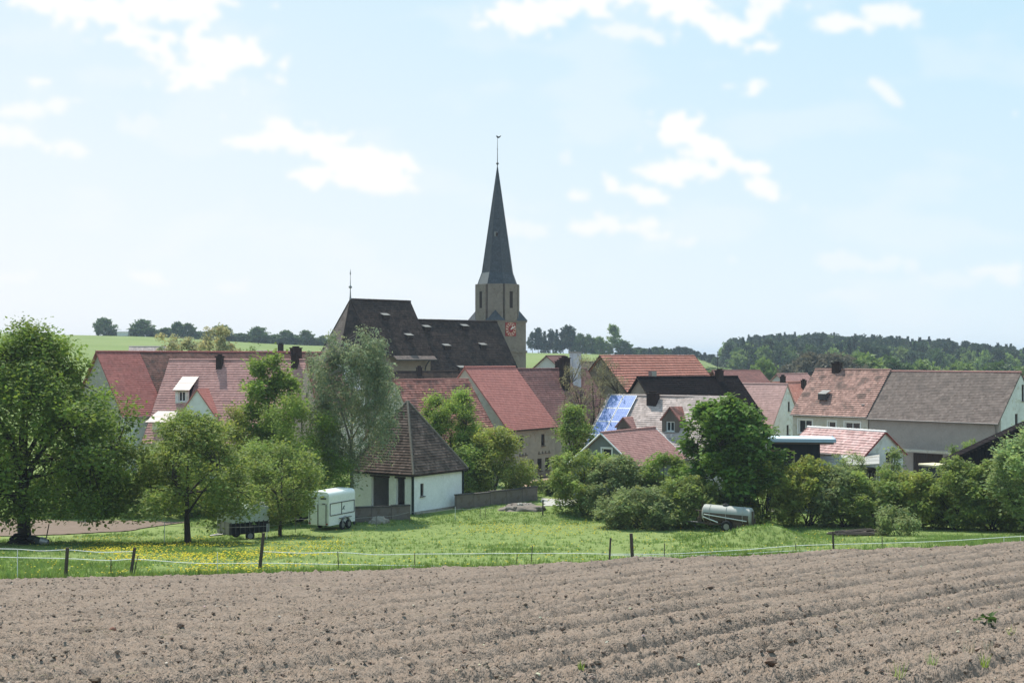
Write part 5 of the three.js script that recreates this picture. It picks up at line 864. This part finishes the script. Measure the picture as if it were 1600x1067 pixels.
{
  seed = 77;
  const bare = (x, d) => { const px = 800 + 2000 * x / d; return bedIn(x, d) && px < 292 || (d > 98 && px > 835 && px < 915 && d < 107) || (px > 775 && px < 850 && d > 96 && d < 99); };
  const inHut = (x, d) => Math.abs(x + 8.15) < 4 && d > 95.8;
  const short = [], tall = [], dand = [];
  for (let i = 0; i < 110000; i++) {
    const d = 36 + 74 * Math.pow(rnd(), .9), u = rr(-.5, .5), x = u * d, de = edgeD(x), o = d - de;
    if (o < -.1 || d > 110 || bare(x, d) || inHut(x, d)) continue;
    const y = ground(x, d) - .02, m = rr(.75, 1.25), yl = rr(-.1, .16), verge = o < 2.2 + .8 * N(x * .8, 2);
    const lush = fbm(x * .12, d * .10, 14, 3), px = 800 + 2000 * u;
    const c = [m * (1 + yl), m, m * (1 - yl)];
    const centre = sst(380, 560, px) * (1 - sst(1000, 1250, px)) * sst(92, 84, d);       // grazed short in the middle
    if (verge || rnd() < (.1 + .9 * sst(-.1, .5, lush + (px < 380 || px > 1050 ? .1 : -.45))) * .8 || d > 89 && rnd() < .6 || Math.abs(x - 12.3) < 3.5 && Math.abs(d - 66) < 3) tall.push([x, y, -d, rr(.8, 1.3), rr(.6, 1.2) * (verge ? 1.6 : 1), c]); else short.push([x, y, -d, rr(.8, 1.4), rr(.5, 1) * (1 - .35 * centre), c]);
  }
  for (let i = 0; i < 200000; i++) {
    const d = rr(38, 96), u = rr(-.46, .3), x = u * d, px = 800 + 2000 * u, o = d - edgeD(x); if (o < .6 || bare(x, d) || inHut(x, d)) continue;
    const patch = fbm(x * .22, d * .16, 33, 3);
    let p = 0;
    p = Math.max(p, sst(620, 380, px) * sst(60, 180, px) * sst(-.05, .4, patch + .1 + .25 * N(x * 1.3, d * 1.3, 5)) * sst(90, 66, d) * .62);
    p = Math.max(p, 1.0 * Math.exp(-(((px - 810) / 120) ** 2) - (((d - 85.5) / 4.0) ** 2)) * sst(-.35, .25, patch + .15));
    p = Math.max(p, .02);
    if (rnd() < p * .34) { dand.push([x, ground(x, d) + rr(.06, .2), -d, rr(.7, 1.3), rr(.7, 1.3), [rr(.85, 1.1), rr(.8, 1.08), 1]]); }
  }
  scatter('short_grass', tuft(9, .065, .010, .10, .05), leafM('grass_blade', [0.205, 0.275, 0.085], .4), short, 'short grazed meadow grass', 'grass');
  scatter('tall_grass', tuft(11, .17, .012, .11, .09), leafM('tall_grass_blade', [0.175, 0.27, 0.062], .45), tall, 'tall fresh meadow grass in tufts', 'grass');
  const fl = new THREE.CylinderGeometry(.032, .018, .022, 6);
  scatter('dandelions', fl.toNonIndexed(), M('dandelion_yellow', [.72, .60, .05], { roughness: .8 }), dand, 'yellow dandelions in the meadow', 'flowers');
  // clods and straw on the field
  const cl = [0, 1, 2].map((v) => { const g = new THREE.IcosahedronGeometry(1, 1), a = g.attributes.position; for (let i = 0; i < a.count; i++) { const x = a.getX(i), y = a.getY(i), z = a.getZ(i), n = .85 + .5 * N(x * 1.4 + v * 9, y * 1.4, z * 1.4) + .2 * N(x * 4, y * 4 + v, z * 4); a.setXYZ(i, x * n, y * n * .72, z * n); } g.computeVertexNormals(); return g; });
  const cm = M('clod_soil', [.256, .199, .160], { map: soilTex, roughness: 1 }), lists = [[], [], []], pale = [];
  for (let i = 0; i < 95000; i++) {
    const d = 8 + 42 * Math.pow(rnd(), 1.1), u = rr(-.5, .5), x = u * d; if (d > edgeD(x) - .1) continue;
    if (rnd() > .35 + 1.3 * Math.max(0, .5 + fbm(x * .7, d * .7, 51, 3))) continue;
    const s = .006 + .034 * Math.pow(rnd(), 4) + (rnd() < .006 ? rr(.02, .06) : 0), t = rr(.7, 1.2);
    if (rnd() < .022) { pale.push([x, fieldY(x, d) + .01, -d, s * .9, s * .7, [rr(.8, 1.1), rr(.8, 1.05), rr(.8, 1)]]); continue; }
    lists[i % 3].push([x, fieldY(x, d) + s * .1, -d, s, s * rr(.7, 1.1), [t * rr(.95, 1.06), t, t * rr(.94, 1.04)]]);
  }
  lists.forEach((l, v) => scatter(['clods', 'earth_lumps', 'earth_crumbs'][v], cl[v], cm, l, ['brown clods lying over the ploughed field', 'earth lumps lying over the ploughed field', 'earth crumbs lying over the ploughed field'][v], 'soil'));
  const straw = [], sg = new THREE.BoxGeometry(1, .03, .03);
  for (let i = 0; i < 9000; i++) { const d = 9 + 34 * Math.pow(rnd(), 1.2), u = rr(-.5, .5), x = u * d; if (d > edgeD(x) - .3 || rnd() > sst(-.1, .5, fbm(x * .25, d * .25, 61, 3) + .05)) continue; const l = rr(.05, .14), t = rr(.75, 1.1); straw.push([x, fieldY(x, d) + .008, -d, l, .2, [t, t * rr(.94, 1), t * rr(.85, 1)]]); }
  scatter('straw_bits', sg.toNonIndexed(), M('straw_pale', [.50, .42, .30]), straw, 'short bits of pale straw on the ploughed field', 'straw');
  scatter('pale_stones', cl[1], M('pale_pebble', [.46, .40, .34]), pale, 'small pale stones scattered over the ploughed field', 'stones');
  const st = (px, y, w, label, mat) => { const v = (y - 560) / 2000, u = (px - 800) / 2000; let d = 12; for (let i = 0; i < 60; i++) { const e = EYE - fieldY(u * d, d) - v * d; d = clamp(d - e / ((fieldBase(u * d, d + .1) - fieldBase(u * d, d)) * -10 - v), 6, 55); } const r = w / 2000 * d / 2, m = single('field_stone', cl[px % 3].clone().scale(r, r * .95, r), mat, label, 'stone'); m.position.set(u * d, fieldY(u * d, d) + r * .35, -d); m.rotation.y = px; };
  const clodM = M('dark_clod', [.17, .12, .095], { map: soilTex, roughness: 1 });
  st(177, 986, 13, 'reddish brown stone lying alone in the ploughed field', M('reddish_stone', [.20, .10, .075])); st(726, 1027, 15, 'rounded brown clod on the ploughed field beside pale straw', clodM); st(1205, 1053, 22, 'largest brown clod in the near furrow of the field', clodM); st(1308, 1027, 11, 'small upright clod on a furrow crest', clodM); st(1235, 982, 9, 'small dark clod between two furrows', clodM); st(1558, 1013, 15, 'dark clod beside the dry weeds', clodM); st(858, 980, 8, 'small smooth clod in the middle of the field', clodM);
  const weed = (px, y, s, mat, label, name) => { const v = (y - 560) / 2000, u = (px - 800) / 2000; let d = 12; for (let i = 0; i < 60; i++) { const e = EYE - fieldY(u * d, d) - v * d; d = clamp(d - e / ((fieldBase(u * d, d + .1) - fieldBase(u * d, d)) * -10 - v), 6, 55); } const t = thing(name, label, 'weed', [u * d, fieldY(u * d, d) - .01, -d]); part('leaves', name === 'leafy_weed' ? leafClump(26, .09 * s, .12 * s, .07 * s).translate(0, .07 * s, 0) : tuft(16, .16 * s, .007, .05 * s, .07 * s), mat, t); };
  weed(1543, 972, 1.1, leafM('weed_leaf', [.07, .13, .03], .4), 'dark green leafy weed on the furrow crest', 'leafy_weed'); weed(1578, 996, 1, L_pale, 'pale grass tuft near the dry weeds', 'grass_weed'); weed(1452, 1036, 1.2, L_light, 'single tall light grass tuft in the near furrow', 'grass_weed'); weed(1403, 1062, 1, L_pale, 'low pale grass tuft at the nearest furrow', 'grass_weed'); weed(1514, 1040, 1.1, M('straw', [.42, .36, .25]), 'dry straw coloured tuft by the dark clod', 'grass_weed'); weed(1536, 1050, .9, L_fresh, 'small fresh green tuft beside the straw tuft', 'grass_weed'); weed(1543, 1022, 1, M('straw', [1, 1, 1]), 'dry straw tuft just above the fresh green tuft', 'grass_weed'); weed(908, 1040, .6, L_fresh, 'tiny green seedling alone in the field', 'grass_weed');
}
scene.fog = new THREE.FogExp2(new THREE.Color(.70, .83, 1.0), .00022);
renderer.render(scene, camera);
